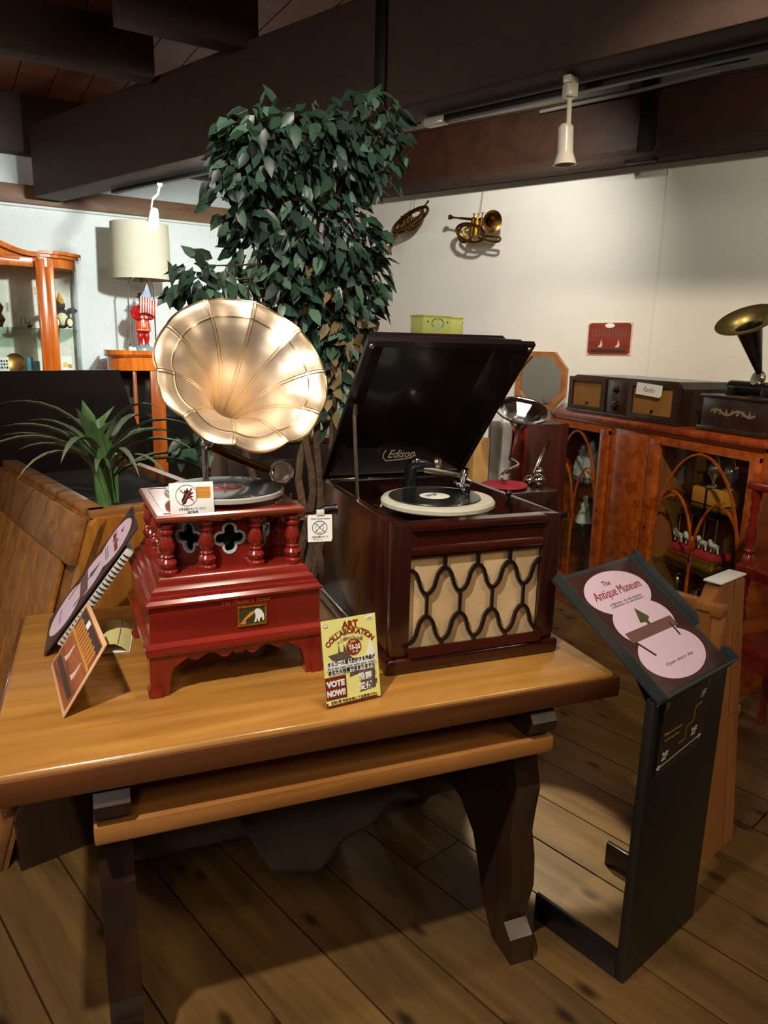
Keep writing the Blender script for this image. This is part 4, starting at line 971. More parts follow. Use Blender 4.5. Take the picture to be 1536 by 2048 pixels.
# contents: left compartment
p = W(.20, .71, .16)
t = thing('porcelain_group', 'pale porcelain figure group on the upper shelf behind the left glass door', 'figurine', tuple(p))
g = G(); g.lathe([(0, 0), (.095, 0), (.1, .01), (.09, .03), (.06, .05), (.0, .055)], Matrix.Diagonal((.7, 1, 1, 1)), 18); g.build('base', M_porc, t)
for (yy, h, r) in ((.05, .17, .034), (-.03, .20, .036), (-.08, .15, .03), (.01, .13, .04)):
    g = G(); g.lathe([(0, .03), (r*1.2, .03), (r, h*.5), (r*.55, h*.72), (r*.75, h*.80), (r*.4, h*.88), (r*.48, h*.96), (0, h*1.04)], TR(.0, yy, 0), 12, wob=lambda a, q: .18*math.sin(3*a)); g.build('figure', M_porc, t, 60)
p = W(.235, .41, .14)
t = thing('lady_figurine', 'small pale blue porcelain lady on a dark plinth low behind the left glass door', 'figurine', tuple(p))
g = G(); g.lathe([(0, 0), (.055, 0), (.055, .03), (.045, .04), (0, .04)], seg=16); g.build('plinth', M_black, t)
g = G(); g.lathe([(0, .04), (.05, .04), (.044, .07), (.022, .12), (.026, .145), (.012, .16), (.017, .175), (.012, .192), (0, .196)], seg=16, wob=lambda a, q: .12*math.sin(4*a)); g.tube([(.0, -.02, .14), (-.03, -.035, .11), (-.035, -.01, .10)], .008, 6); g.build('figure', M_porc, t, 60)
# right compartment
p = W(1.08, .449, .17)
t = thing('gilt_carousel', 'gilt and red miniature carousel on the lower shelf behind the right glass door', 'music box', tuple(p))
g = G(); g.box((0, 0, .012), (.16, .30, .024), bev=.004); g.box((0, 0, .036), (.145, .28, .024), bev=.004); g.build('base', M_gold, t)
g = G(); g.box((0, 0, .062), (.13, .26, .028), bev=.006); g.build('cushion', M_red, t)
for yy in (-.11, -.04, .04, .11):
    g = G(); g.cyl((-.04, yy, .06), (-.04, yy, .24), .003, 6); g.build('pole', M_gold, t)
    g = G(); g.tube([(-.04, yy-.02, .115), (-.04, yy+.018, .118), (-.04, yy+.030, .14)], [.012, .013, .008], 8); g.tube([(-.04, yy-.018, .11), (-.04, yy-.022, .085)], .004, 5); g.tube([(-.04, yy+.014, .11), (-.04, yy+.020, .085)], .004, 5); g.build('horse', M_porc, t)
g = G(); g.lathe([(.10, .235), (.105, .24), (.07, .262), (.02, .285), (0, .30)], TR(-.01, 0, 0) @ Matrix.Diagonal((.7, 1.3, 1, 1)), 16); g.build('canopy', M_bronze, t)
p = W(1.16, .749, .15)
t = thing('yellow_gift_box', 'amber yellow box under glass on the upper shelf behind the right glass door', 'box', tuple(p))
g = G(); g.box((0, .02, .036), (.11, .17, .07), bev=.006); g.build('body', M_orng, t); g = G(); g.box((0, .02, .036), (.114, .014, .074), bev=.003); g.build('ribbon', M_bronze, t)
for yy, sd in ((-.02, 'right'), (.07, 'left')):
    p = W(1.14-yy+.05, .8225, .15)
    t = thing('glass_ornament', 'small clear glass ornament, the %s one of two on the amber box' % sd, 'ornament', tuple(p), group='glass ornaments on the amber box')
    g = G(); g.lathe([(0, 0), (.026, .0), (.026, .006), (.008, .014), (.010, .03), (.030, .06), (.030, .09), (.014, .12), (.004, .14), (0, .142)], seg=16); g.build('bowl', mat('clear_glass_ornament', 'cfd4d2', .08, .6), t)
p = W(1.03, .10, .10)
t = thing('silver_figure', 'small silver standing figure at the bottom of the right glass compartment', 'figurine', tuple(p))
g = G(); g.box((0, 0, .10), (.09, .10, .2), bev=.004); g.build('pedestal', M_walnut, t)
g = G(); g.lathe([(0, .2), (.018, .2), (.014, .22), (.010, .25), (.016, .27), (.009, .285), (.011, .297), (0, .305)], seg=12); g.build('figure', M_chrome, t)
p = W(1.13, .10, .12)
t = thing('silver_cup', 'little silver cup at the bottom of the right glass compartment', 'cup', tuple(p))
g = G(); g.box((0, 0, .09), (.08, .08, .18), bev=.004); g.build('pedestal', M_walnut, t); g = G(); g.lathe([(0, .18), (.02, .18), (.006, .19), (.006, .205), (.02, .22), (.022, .245), (.018, .245), (0, .22)], seg=12); g.build('bowl', M_chrome, t)

# radio on the cabinet
RM = FC @ TR(.0, 1.081, 0)
ra = thing('antique_radio', 'long dark antique radio with two amber speaker cloths on the display cabinet', 'radio', M=RM)
g = G(); g.prism([(.15, 0), (1.00, 0), (1.00, .165), (.965, .195), (.21, .195), (.15, .175)], -.34, -.035); g.build('cabinet', M_radio, ra, None)
g = G(); g.box((.575, .008, -.03), (.86, .016, .02), bev=.004); g.build('plinth', M_radio, ra)
for (x0, x1, nm) in ((.185, .455, 0), (.67, .965, 1)):
    g = G(); g.holed(rect(x0-.02, .016, x1+.02, .185), [rect(x0+.01, .035, x1-.01, .165)], -.036, -.018); g.build('speaker_frame', M_radio, ra, None)
    g = G(); g.box(((x0+x1)/2, .10, -.033), (x1-x0, .14, .003)); c_ = g.build('speaker_cloth', M_amber, ra)
    g = G(); g.lathe([(0, 0), (.007, 0), (.007, .008), (0, .010)], TR((x0+x1)/2, .052, -.030), 12); g.build('knob', M_black, c_)
g = G(); g.box((.5625, .10, -.030), (.165, .165, .012), bev=.004); cp = g.build('control_panel', M_radio, ra)
for (z, r) in ((.135, .018), (.055, .026)):
    g = G(); g.lathe([(0, 0), (r, 0), (r, .006), (r*.6, .008), (r*.55, .018), (0, .02)], TR(.555, z, -.024), 18); g.build('dial', M_black, cp)
lc = thing('label_card', 'small white lettered card stuck on the right speaker of the dark radio', 'card', M=RM @ TR(.80, .150, -.0150) @ RZ(-3))
g = G(); g.prism([(-.085, -.028), (.077, -.028), (.085, -.020), (.085, .028), (-.080, .028), (-.085, .022)], 0, .003); g.build('card', M_paper, lc, None); text('Radio', .034, M_inkg, lc, TR(0, 0, .0034), shear=.4)
# phonograph with black horn
pg = thing('cylinder_phonograph', 'dark phonograph box with an upright black and brass horn at the far right', 'phonograph', M=FC @ TR(0, 1.081, 0))
g = G(); g.box((1.275, .012, -.17), (.36, .024, .28), bev=.006); g.box((1.275, .08, -.17), (.335, .13, .255), bev=.006); g.box((1.275, .148, -.17), (.355, .014, .275), bev=.005); g.build('case', M_radio, pg)
def scroll(parent, F, w, h, m):
    g = G()
    pts = [(w*(-.5+i/24), h*.22*math.sin(i*.52)) for i in range(25)]; g.ribbon(pts, h*.22, 0, .0012, F)
    for i in range(7): g.prism([(w*(-.40+i*.13)-.008, -h*.28), (w*(-.40+i*.13), h*.34), (w*(-.40+i*.13)+.009, -h*.1)], 0, .0014, F)
    return g.build('gilt_banner', m, parent, None)
scroll(pg, TR(1.275, .085, -.042), .23, .045, mat('dull_gilt_transfer', '7d6a54', .6))
g = G(); g.tube([(1.15, .185, -.15), (1.40, .185, -.15)], .030, 14); g.tube([(1.13, .185, -.15), (1.43, .185, -.15)], .012, 10); g.box((1.18, .165, -.15), (.03, .05, .10), bev=.006); g.box((1.36, .165, -.15), (.03, .05, .10), bev=.006); g.build('mandrel', M_black, pg)
g = G(); g.lathe([(0, -.012), (.030, -.012), (.034, 0), (.030, .012), (0, .014)], aim((1.30, .228, -.13), (-.2, .3, .9)), 22); g.build('reproducer', M_nick, pg)
ha = Vector((1.30, .235, -.14)); ax = Vector((.10, .84, .53)).normalized()
HL = .27; PM_ = aim(ha, ax)
g = G(); g.lathe([(.008, 0), (.014, HL*.12), (.030, HL*.45), (.048, HL*.80), (.052, HL*.84)], PM_, 28, caps=False); g.build('horn', M_black, pg)
g = G(); g.lathe([(.052, HL*.84), (.058, HL*.88), (.074, HL*.93), (.098, HL*.965), (.118, HL*.975), (.119, HL*.98), (.098, HL*.972), (.073, HL*.94), (.056, HL*.895), (.050, HL*.85)], PM_, 36, caps=False); g.build('horn_bell', M_brass2, pg)
g = G(); g.lathe([(0, HL*.5), (.030, HL*.5)], PM_, 20, caps=False); g.build('horn_throat', M_black, pg)

# ================================================================== ETAGERE with turned posts, and brass horn on it
et = thing('etagere', 'dark red etagere with turned posts and two moulded shelves at the right edge', 'shelf', (2.24, 1.62, 0))
for z, th in ((.955, .03), (.645, .045), (.365, .03)):
    g = G(); g.box((0, 0, z), (.24, .54, th), bev=.008); g.build('shelf', M_mah, et)
g = G(); g.box((0, 0, .325), (.22, .50, .07), bev=.006); g.build('apron', M_mah, et)
TPRO = [(0, 0), (.020, 0), (.020, .03), (.012, .04), (.018, .055), (.012, .07), (.020, .10), (.022, .13), (.013, .16), (.018, .175), (.012, .19), (.018, .215), (.014, .24), (.020, .26), (.020, .29), (0, .29)]
pm = G().lathe(TPRO, seg=14).mesh('post', M_mahz, 40)
lm = G().lathe([(0, 0), (.012, 0), (.016, .03), (.012, .05), (.020, .18), (.022, .24), (.016, .26), (.022, .29), (0, .29)], seg=12).mesh('leg', M_mahz, 40)
for sx in (-1, 1):
    for sy in (-1, 1):
        for z, h in ((.38, .243), (.6675, .273)):
            o = link('post', pm, et); o.location = (sx*.095, sy*.24, z); o.scale = (1, 1, h/.29)
        o = link('leg', lm, et); o.location = (sx*.095, sy*.24, 0)
bh = thing('brass_horn_gramophone', 'gramophone with a large plain brass horn cut off by the right edge', 'gramophone', (2.25, 1.62, .9705))
g = G(); g.box((0, 0, .05), (.2, .24, .10), bev=.01); g.build('case', M_radio, bh)
g = G(); g.cyl((.02, -.03, .10), (.02, -.03, .17), .014, 12); g.build('elbow', M_bronze, bh)
g = G(); g.lathe([(.012, 0), (.02, .06), (.04, .13), (.07, .18), (.11, .215), (.15, .23), (.155, .232), (.148, .226)], aim((.02, -.03, .165), (-.75, .0, .62)), 32, caps=False); g.build('horn', M_brass2, bh)
bi = thing('gilt_bird_cage', 'gilt ornament on the middle shelf of the dark red etagere', 'ornament', (2.24, 1.60, .668))
g = G(); g.lathe([(0, 0), (.05, 0), (.05, .02), (.035, .03), (.04, .09), (.05, .14), (.03, .18), (0, .20)], seg=14, wob=lambda a, r: .1*math.sin(6*a)); g.build('body', M_gold, bi); g = G(); g.cyl((0, 0, .2), (0, 0, .22), .006); g.build('finial', M_gold, bi)

# ================================================================== WALL: mirror, red print, two brass instruments
mi = thing('octagonal_mirror', 'octagonal mirror in a brown wooden frame on the right wall beside the radio', 'mirror', M=FR @ frame((-.305, -.022, 1.215), (1, 0, 0), (0, 0, 1)))
oc = lambda r, ry: [(-r, -ry*.45), (-r, ry*.45), (-r*.5, ry), (r*.5, ry), (r, ry*.45), (r, -ry*.45), (r*.5, -ry), (-r*.5, -ry)]
g = G(); g.holed(oc(.165, .175), [oc(.135, .145)], -.015, .018); g.build('frame', M_pine, mi, None)
g = G(); g.prism(oc(.14, .15), -.010, .002); g.build('glass', M_mirror, mi, None)
rp_ = thing('red_wall_print', 'small red print with two white ships taped to the right wall', 'print', M=FR @ frame((.091, -.004, 1.471), (1, 0, 0), (0, 0, 1)) @ RZ(.6))
g = G(); g.box((0, 0, 0), (.262, .182, .003)); g.build('paper', mat('pinkish_paper', 'd9b9a8', .6), rp_)
g = G(); g.prism([(-.112, -.088), (.112, -.088), (.124, -.076), (.124, .076), (.112, .088), (-.112, .088), (-.124, .076), (-.124, -.076)], .0016, .0022); pr = g.build('print', M_redpr, rp_, None)
ship_print(pr, TR(0, -.01, .0024), .240, .168, .0002, (mat('rust_letter_print', '7a4a3a', .6), mat('pale_ship_print', 'dcb9ae', .5), M_brn))
g = G(); g.prism(circ(0, .074, .028, 16, .013), .0024, .0030); g.build('tape_patch', M_paper, pr, None)

co = thing('brass_cornet', 'brass cornet with its bell to the right hanging on the white wall', 'cornet', M=FR @ frame((0, -.10, 0), (1, 0, 0), (0, 0, 1)))
BMt = aim((-.70, 2.155, 0), (.80, -.18, .50))
g = G(); g.lathe([(.009, -.10), (.011, -.04), (.016, 0), (.026, .04), (.045, .065), (.062, .078), (.064, .079), (.060, .076), (.043, .062), (.022, .038), (.013, 0)], BMt, 28, caps=False); g.build('bell', M_bronze, co)
g = G(); g.lathe([(0, 0), (.016, 0), (.014, .012), (.006, .03), (.0055, .07), (.008, .09), (.008, .17)], aim((-.965, 2.196, 0), (1, -.16, .05)), 14); g.build('mouthpiece', M_bronze, co)
for i, x in enumerate((-.795, -.765, -.735)):
    g = G(); g.cyl((x-.006, 2.075, 0), (x+.004, 2.175, 0), .013, 12); g.cyl((x+.004, 2.175, 0), (x+.007, 2.20, 0), .004, 8); g.cyl((x+.007, 2.199, 0), (x+.0073, 2.203, 0), .010, 10); g.build('valve', M_gold if i == 1 else M_bronze, co)
def loop(cx, cz, rx, rz, tilt, zz, r, name, m):
    g = G(); g.tube([(cx+rx*math.cos(2*PI*i/28)*math.cos(tilt)-rz*math.sin(2*PI*i/28)*math.sin(tilt), cz+rx*math.cos(2*PI*i/28)*math.sin(tilt)+rz*math.sin(2*PI*i/28)*math.cos(tilt), zz) for i in range(28)], r, 8, True); g.build(name, m, co)
loop(-.80, 2.09, .105, .05, -.3, .012, .009, 'tubing', M_bronze); loop(-.79, 2.085, .08, .035, -.3, -.014, .008, 'tubing', M_gold); loop(-.845, 2.09, .05, .05, 0, 0, .008, 'tubing', M_bronze)
g = G(); g.tube(smooth([(-.75, 2.06, 0), (-.66, 2.035, .0), (-.61, 2.03, 0), (-.598, 2.042, 0), (-.61, 2.055, 0), (-.72, 2.07, 0)], 4), .007, 8); g.build('tuning_slide', M_bronze, co)
g = G(); g.tube([(-.76, 2.19, -.02), (-.745, 2.372, -.03)], .0014, 5); g.build('hanging_wire', M_strap, co)
g = G(); g.tube([(-.80, 2.175, 0), (-.70, 2.155, 0)], .009, 8); g.build('lead_pipe', M_bronze, co)
fh = thing('coiled_brass_horn', 'coiled brass horn on the white wall half hidden by the ficus', 'horn', M=FR @ frame((-1.27, -.10, 2.20), (1, 0, 0), (0, 0, 1)) @ RZ(24))
for (rx, rz, zz, m) in ((.15, .045, 0, M_bronze), (.125, .030, .02, M_bronze), (.10, .052, -.02, M_bronze)):
    g = G(); g.tube([(rx*math.cos(2*PI*i/28), rz*math.sin(2*PI*i/28), zz) for i in range(28)], .010, 8, True); g.build('tubing', m, fh)
for x in (-.05, -.02, .01):
    g = G(); g.cyl((x, -.05, 0), (x+.005, .055, 0), .012, 10); g.build('valve', M_bronze, fh)
g = G(); g.lathe([(.01, 0), (.015, .06), (.03, .12), (.06, .15), (.058, .148), (.027, .115), (.01, .05)], aim((-.10, -.02, 0), (-.9, -.4, .15)), 24, caps=False); g.build('bell', M_bronze, fh)
g = G(); g.tube([(.12, .02, 0), (.16, .035, 0), (.172, .04, 0)], [.006, .005, .008], 8); g.build('mouthpiece', M_bronze, fh)
g = G(); g.tube([(.02, .04, -.02), (.10, .16, -.03)], .0014, 5); g.build('hanging_wire', M_strap, fh)

# ================================================================== THINGS BEHIND THE BOX GRAMOPHONE
bc = thing('tall_bookcase', 'tall dark bookcase hidden behind the raised lid with pale boxes on top', 'bookcase', (1.49, 3.40, 0))
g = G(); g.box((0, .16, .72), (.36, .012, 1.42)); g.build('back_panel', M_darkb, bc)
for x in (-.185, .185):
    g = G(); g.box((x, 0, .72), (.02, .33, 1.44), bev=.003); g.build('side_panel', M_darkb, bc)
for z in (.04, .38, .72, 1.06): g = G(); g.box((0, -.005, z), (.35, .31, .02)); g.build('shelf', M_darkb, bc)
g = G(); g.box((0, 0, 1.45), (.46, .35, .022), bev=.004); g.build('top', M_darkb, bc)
lm1 = thing('lime_box', 'lime green box with a printed heart emblem, largest of those above the lid', 'box', (1.525, 3.24, 1.4615), 10)
g = G(); g.box((0, .055, .041), (.165, .11, .082), bev=.002); g.build('body', M_ylbox, lm1); g = G(); g.box((0, .055, .0865), (.173, .116, .009), bev=.002); g.build('lid', M_ylbox, lm1)
EFr = frame((0, -.0005, .044), (1, 0, 0), (0, 0, 1)); g = G()
for sx in (-1, 1):
    g.ribbon([(sx*(.004+.030*math.sin(t)), .010+.020*math.cos(t)*(1 if t < 1.6 else 1.1)) for t in [i*.28 for i in range(10)]], .004, 0, .0008, EFr); g.prism([(sx*.050, .018), (sx*.064, .020), (sx*.058, .008)], 0, .0008, EFr)
g.build('emblem', mat('teal_ink', '2e7a6a', .5), lm1, None)
g = G(); g.prism([(-.022, -.012), (0, .014), (.022, -.012), (0, -.022)], 0, .0006, EFr); g.ribbon([(-.008, .02), (.0, .028), (.008, .02)], .003, 0, .0008, EFr); g.build('emblem_heart', mat('mint_print', 'a8d0b0', .5), lm1, None)
lm2 = thing('lime_box', 'plain lime green box just right of the emblem box', 'box', (1.638, 3.26, 1.4615), 10); g = G(); g.box((0, .05, .040), (.07, .10, .080), bev=.002); g.build('body', M_ylbox, lm2); g = G(); g.box((.0, .05, .083), (.076, .105, .007), bev=.002); g.build('lid', M_ylbox, lm2)
lm3 = thing('olive_box', 'small olive box at the right end of the lime boxes', 'box', (1.688, 3.32, 1.4615), 10); g = G(); g.box((0, .05, .0325), (.055, .07, .065), bev=.002); g.build('body', M_olive, lm3); g = G(); g.box((0, .05, .067), (.059, .074, .005), bev=.002); g.build('lid', M_olive, lm3)

lc_ = thing('low_cupboard', 'low dark cupboard carrying the silver-horned gramophone between lid and display cabinet', 'cupboard', (1.705, 2.90, 0))
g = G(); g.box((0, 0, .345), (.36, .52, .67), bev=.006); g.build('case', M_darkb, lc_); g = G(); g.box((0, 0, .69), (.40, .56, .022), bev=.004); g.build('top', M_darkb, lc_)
for x in (-.09, .09): g = G(); g.box((x, -.265, .36), (.165, .016, .56), bev=.004); d_ = g.build('door', M_radio, lc_); g = G(); g.ball((x*.2, -.282, .40), .012); g.build('knob', M_bronze, d_)
sg = thing('silver_horn_gramophone', 'small gramophone with a silver trumpet horn and a red felt turntable', 'gramophone', (1.745, 2.76, .7015))
g = G(); g.box((-.01, .0, .05), (.26, .24, .10), bev=.008); g.build('case', M_radio, sg)
g = G(); g.lathe([(0, .108), (.098, .108), (.100, .112), (.098, .118), (0, .118)], TR(-.105+.02, 0, 0), 36); g.build('turntable', M_red, sg)
CX = Vector((-.022, -.0, .44))
g = G(); g.lathe([(.010, -.23), (.013, -.18), (.020, -.12), (.034, -.075), (.060, -.035), (.092, -.008), (.116, .0), (.118, .002), (.114, -.004), (.090, -.014), (.056, -.042), (.026, -.09)], aim(CX, (-.10, -.42, .88)), 8, caps=False); hb_ = g.build('horn', mat('silver_plate', 'cfcfd2', .16, 1), sg, 20)
g = G(); g.tube([tuple(aim(CX, (-.10, -.42, .88)) @ Vector((.117*math.cos(2*PI*i/24), .117*math.sin(2*PI*i/24), .001))) for i in range(24)], .003, 6, True); g.build('rim', M_chrome, hb_)
e0 = CX-Vector((-.10, -.42, .88)).normalized()*.225
g = G(); g.tube(smooth([e0, e0+Vector((.01, .03, -.03)), (.02, .07, .185), (-.03, .04, .175), (-.085, .0, .17)], 4), .010, 8); g.tube(smooth([(-.085, 0, .17), (-.115, -.02, .165), (-.118, -.03, .14), (-.10, -.03, .125)], 3), .006, 8); g.build('tone_arm', M_nick, sg)
for i, (dx, dy, dz, r) in enumerate(((.07, -.03, .13, .03), (.10, .02, .16, .022), (.06, .03, .12, .025))):
    g = G(); g.ball((dx, dy, dz), r); g.build('fitting', M_chrome, sg)
for (dx, dy) in ((.09, .0), (.12, .03)):
    g = G(); g.tube([(dx-.03, dy, .16), (dx, dy-.01, .25), (dx+.05, dy, .33)], .005, 6); g.build('bracket', M_chrome, sg)
pb = thing('pine_case', 'pale pine case with a small brown slot standing behind the dark lid', 'box', (1.70, 3.06, .7015))
g = G(); g.box((0, .05, .14), (.085, .10, .28), bev=.004); g.build('body', mat('pale_pine', 'c89a5c', .5), pb); g = G(); g.box((.005, -.001, .06), (.035, .004, .010)); g.build('slot', M_brn, pb)
for nm, lab, x, w, m, h in (('grey_board', 'tall grey board standing upright beside the pale pine case', 1.775, .05, mat('grey_board_paint', '7a726a', .6), .36), ('white_board', 'tall narrow white board standing upright behind the silver horn', 1.835, .045, M_paper, .37)):
    t = thing(nm, lab, 'board', (x, 3.06, .7015)); g = G(); g.box((0, .02, h/2), (w, .03, h), bev=.002); g.build('panel', m, t); g = G(); g.box((0, .038, .01), (w+.01, .07, .02)); g.build('foot', m, t)
dc = thing('dark_red_case', 'dark red wooden case standing behind the silver horn', 'case', (2.09, 3.12, 0))
g = G(); g.box((0, .05, .52), (.26, .14, 1.04), bev=.006); g.build('body', wood('dark_red_wood', '2a0f0c', '4a1c15', 'Z'), dc); g = G(); g.box((-.125, .05, .52), (.02, .15, 1.045), bev=.004); g.build('corner_strip', M_mahz, dc)

bw_ = thing('brown_chest', 'dark brown chest with a lighter rail standing far behind the ficus trunk', 'chest', (.84, 3.42, 0))
g = G(); g.box((0, 0, .49), (.70, .36, .94), bev=.006); g.build('case', wood('dark_brown_wood', '24120b', '43251a', 'Z'), bw_); g = G(); g.box((0, 0, .975), (.74, .40, .03), bev=.006); g.build('top', M_walx, bw_)
for x in (-.17, .17): g = G(); g.box((x, -.185, .48), (.32, .014, .82), bev=.005); d_ = g.build('door', M_leg, bw_); g = G(); g.ball((x*.2, -.20, .55), .012); g.build('knob', M_bronze, d_)

# ================================================================== LEFT WALL: two cabinets, lamp, their contents
def box_fl(c, d, name, m, parent, bev=.004): g = G(); g.box(c, d, bev=bev); return g.build(name, m, parent)
c1 = thing('bonnet_cabinet', 'tall honey wood china cabinet with an arched bonnet top at the left edge', 'cabinet', M=FL)
yf, yb = -.42, -.075
box_fl((-2.10, (yf+yb)/2, .30), (1.62, yb-yf, .58), 'base', M_cab1, c1)
mb = M_paper
box_fl((-2.10, yb+.006, 1.25), (1.58, .012, 1.36), 'back_panel', mat('pale_lining', 'e8e6d8', .6, 0, 0, .1, 30), c1)
for s, w in ((-1.56, .115), (-2.64, .115)):
    box_fl((s, yf+.02, 1.24), (w*.52, .04, 1.34), 'stile', M_cab1, c1, .006); box_fl((s+(.055 if s > -2 else -.055), yf+.03, 1.24), (.055, .04, 1.34), 'stile', M_cab1, c1, .006)
box_fl((-2.10, yf+.02, 1.885), (1.0, .04, .07), 'top_rail', M_cab1, c1); box_fl((-2.10, yf+.02, .60), (1.0, .04, .06), 'bottom_rail', M_cab1, c1)
def bonnet(off, th):
    pts = []
    for i in range(41):
        x = -.53+1.06*i/40; u = abs(x)/.53; z = .16*(math.cos(PI*min(1, u*1.02))*.5+.5)
        pts.append((x, z))
    return pts
top = bonnet(0, 0); FFr = frame((-2.10, yf, 1.915), (1, 0, 0), (0, 0, 1))
g = G(); g.prism([(-.53, -.03)]+top+[(.53, -.03)], -.04, .0, FFr); g.build('bonnet', M_cab1, c1, None)
g = G(); g.ribbon([(p[0], p[1]+.012) for p in top], .03, -.10, .03, FFr); g.build('bonnet_moulding', M_cab1, c1, 50)
g = G(); g.ribbon([(p[0]*.8, p[1]*.62-.02) for p in top], .012, -.002, .008, FFr); g.build('bonnet_bead', M_cab1, c1, 50)
for sg_ in (1, -1):
    s0 = -2.10+sg_*.54; pol = [(s0, yb), (s0, yf)]+[(s0+sg_*.265*math.sin(t), yb+(yf-yb)*math.cos(t)**.8 if math.cos(t) > 0 else yb) for t in [PI/2*i/10 for i in range(1, 11)]]
    for (z0, z1, gr, nm) in ((1.855, 1.915, .0, 'side_frieze'), (1.915, 1.935, .02, 'cornice'), (1.935, 1.955, .035, 'cornice'), (.58, .62, 0, 'side_sill')):
        q = [(p[0]+sg_*gr*(1 if k > 1 else 0), p[1]-gr*(1 if 0 < k < len(pol)-3 else 0)) for k, p in enumerate(pol)]
        g = G(); g.prism(q, z0, z1); g.build(nm, M_cab1, c1, None)
    arc = pol[2:-1]
    g = G(); vs = [(p[0]-sg_*.008, p[1]+.004, z) for z in (.62, 1.855) for p in arc]; n = len(arc)
    g.add(vs, [(i, i+1, n+i+1, n+i) for i in range(n-1)]); g.build('curved_pane', M_glass, c1, 60)
    box_fl((s0+sg_*.245, yb-.03, 1.24), (.03, .04, 1.26), 'rear_post', mat('grey_green_post', '9aa79f', .5), c1)
    for z in (1.165, 1.460):
        g = G(); g.prism([(p[0]-sg_*.012, p[1]+.006) for p in pol], z-.004, z+.004); g.build('shelf', M_shelfgl, c1, None)
g = G(); g.box((-2.10, yf+.02, 1.24), (.97, .004, 1.22)); g.build('door_pane', M_glass, c1)
for z in (1.165, 1.460): box_fl((-2.10, (yf+yb)/2+.01, z), (1.02, yb-yf-.06, .008), 'shelf', M_shelfgl, c1, 0)
box_fl((-1.603, yf-.002, 1.70), (.008, .006, .05), 'hinge', M_gold, c1, .002)
def at(s, off, z): return FL @ Vector((s, -off, z))
t = thing('soft_toy', 'dark and cream seated soft toy with a yellow pointed hat in the bonnet cabinet', 'toy', M=FL @ TR(-1.432, -.25, 1.4645))
g = G(); g.ball((0, 0, .07), .06, (.95, .8, 1.15)); g.build('body', M_toyd, t); g = G(); g.ball((0, -.022, .066), .046, (.9, .75, 1.05)); g.build('belly', M_toyw, t)
g = G(); g.ball((-.012, -.01, .155), .040, (1, .9, .95)); hd_ = g.build('head', M_toyd, t); g = G(); g.lathe([(.022, 0), (.020, .03), (.008, .065), (0, .08)], TR(-.002, -.02, .165) @ RY(-6), 12); g.lathe([(.010, 0), (.007, .03), (0, .05)], TR(-.03, -.01, .18), 8); g.build('hat', M_toyy, hd_)
for sx in (-1, 1):
    g = G(); g.ball((sx*.042, -.058, .042), .030, (.85, .5, 1.25)); f_ = g.build('foot', M_toyd, t); g = G(); g.ball((sx*.042, -.070, .042), .023, (.8, .3, 1.2)); g.build('sole', M_toyw, f_)
    g = G(); g.tube([(sx*.045, 0, .115), (sx*.075, -.01, .13), (sx*.09, -.02, .115)], [.020, .018, .018], 8); g.build('arm', M_toyd, t)
t = thing('model_ship', 'small brown wooden model ship on the upper shelf of the bonnet cabinet', 'model', M=FL @ TR(-1.667, -.25, 1.4645))
g = G(); g.prism([(-.05, .02), (.05, .02), (.038, .0), (-.04, 0)], -.012, .012, frame((0, 0, 0), (1, 0, 0), (0, 0, 1))); g.build('hull', M_leg, t, None)
for x, h in ((-.02, .07), (.005, .065), (.028, .045)):
    g = G(); g.cyl((x, 0, .02), (x+.004, 0, h), .0025, 6); g.prism([(x-.012, .028), (x+.010, .026), (x+.004, h-.006)], -.001, .001, frame((0, 0, 0), (1, 0, 0), (0, 0, 1))); g.build('mast', M_leg, t, None)
t = thing('gilt_ornament', 'brown and gold ornament at the left end of the upper cabinet shelf', 'ornament', M=FL @ TR(-1.83, -.25, 1.4645))
g = G(); g.lathe([(0, 0), (.03, 0), (.034, .02), (.05, .05), (.03, .09), (.045, .13), (.02, .17), (0, .18)], seg=14, wob=lambda a, r: .2*math.sin(4*a)); g.build('body', M_bronze, t); g = G(); g.ball((0, 0, .17), .02); g.build('finial', M_gold, t)
for nm, lab, s, w, h, m in (('teal_box', 'teal upright box on the lower shelf of the bonnet cabinet', -1.655, .04, .10, M_tealb), ('teal_box', 'short pale teal box beside the taller teal one in the cabinet', -1.612, .035, .075, mat('pale_teal_card', '7fb4c4', .5)), ('printed_box', 'white box with dark print at the left end of the lower cabinet shelf', -1.82, .075, .10, M_paper)):
    t = thing(nm, lab, 'box', M=FL @ TR(s, -.25, 1.1695)); g = G(); g.box((0, 0, h/2), (w, .04, h), bev=.002); b_ = g.build('body', m, t)
    if nm == 'printed_box':
        g = G()
        for i in range(4):
            for j in range(3): g.box((-.024+.016*i, -.0205, .03+.022*j), (.010, .001, .014 if (i+j) % 2 else .008))
        g.build('print', M_ink, t)
t = thing('round_plate', 'brown round plate standing on the lower shelf of the bonnet cabinet', 'plate', M=FL @ TR(-1.745, -.23, 1.1695)); g = G(); g.lathe([(0, 0), (.045, 0), (.06, .008), (.062, .012), (.044, .005), (0, .004)], frame((0, 0, .062), (1, 0, 0), (0, .2, 1)), 24); g.build('dish', M_bronze, t); g = G(); g.box((0, .03, .008), (.05, .05, .012)); g.build('stand', M_leg, t)
t = thing('picture_card', 'white picture card with a yellow and orange motif in the curved end of the cabinet', 'card', M=FL @ TR(-1.425, -.22, 1.1695) @ RX(-8)); g = G(); g.box((0, 0, .055), (.09, .003, .105)); g.build('card', M_paper, t)
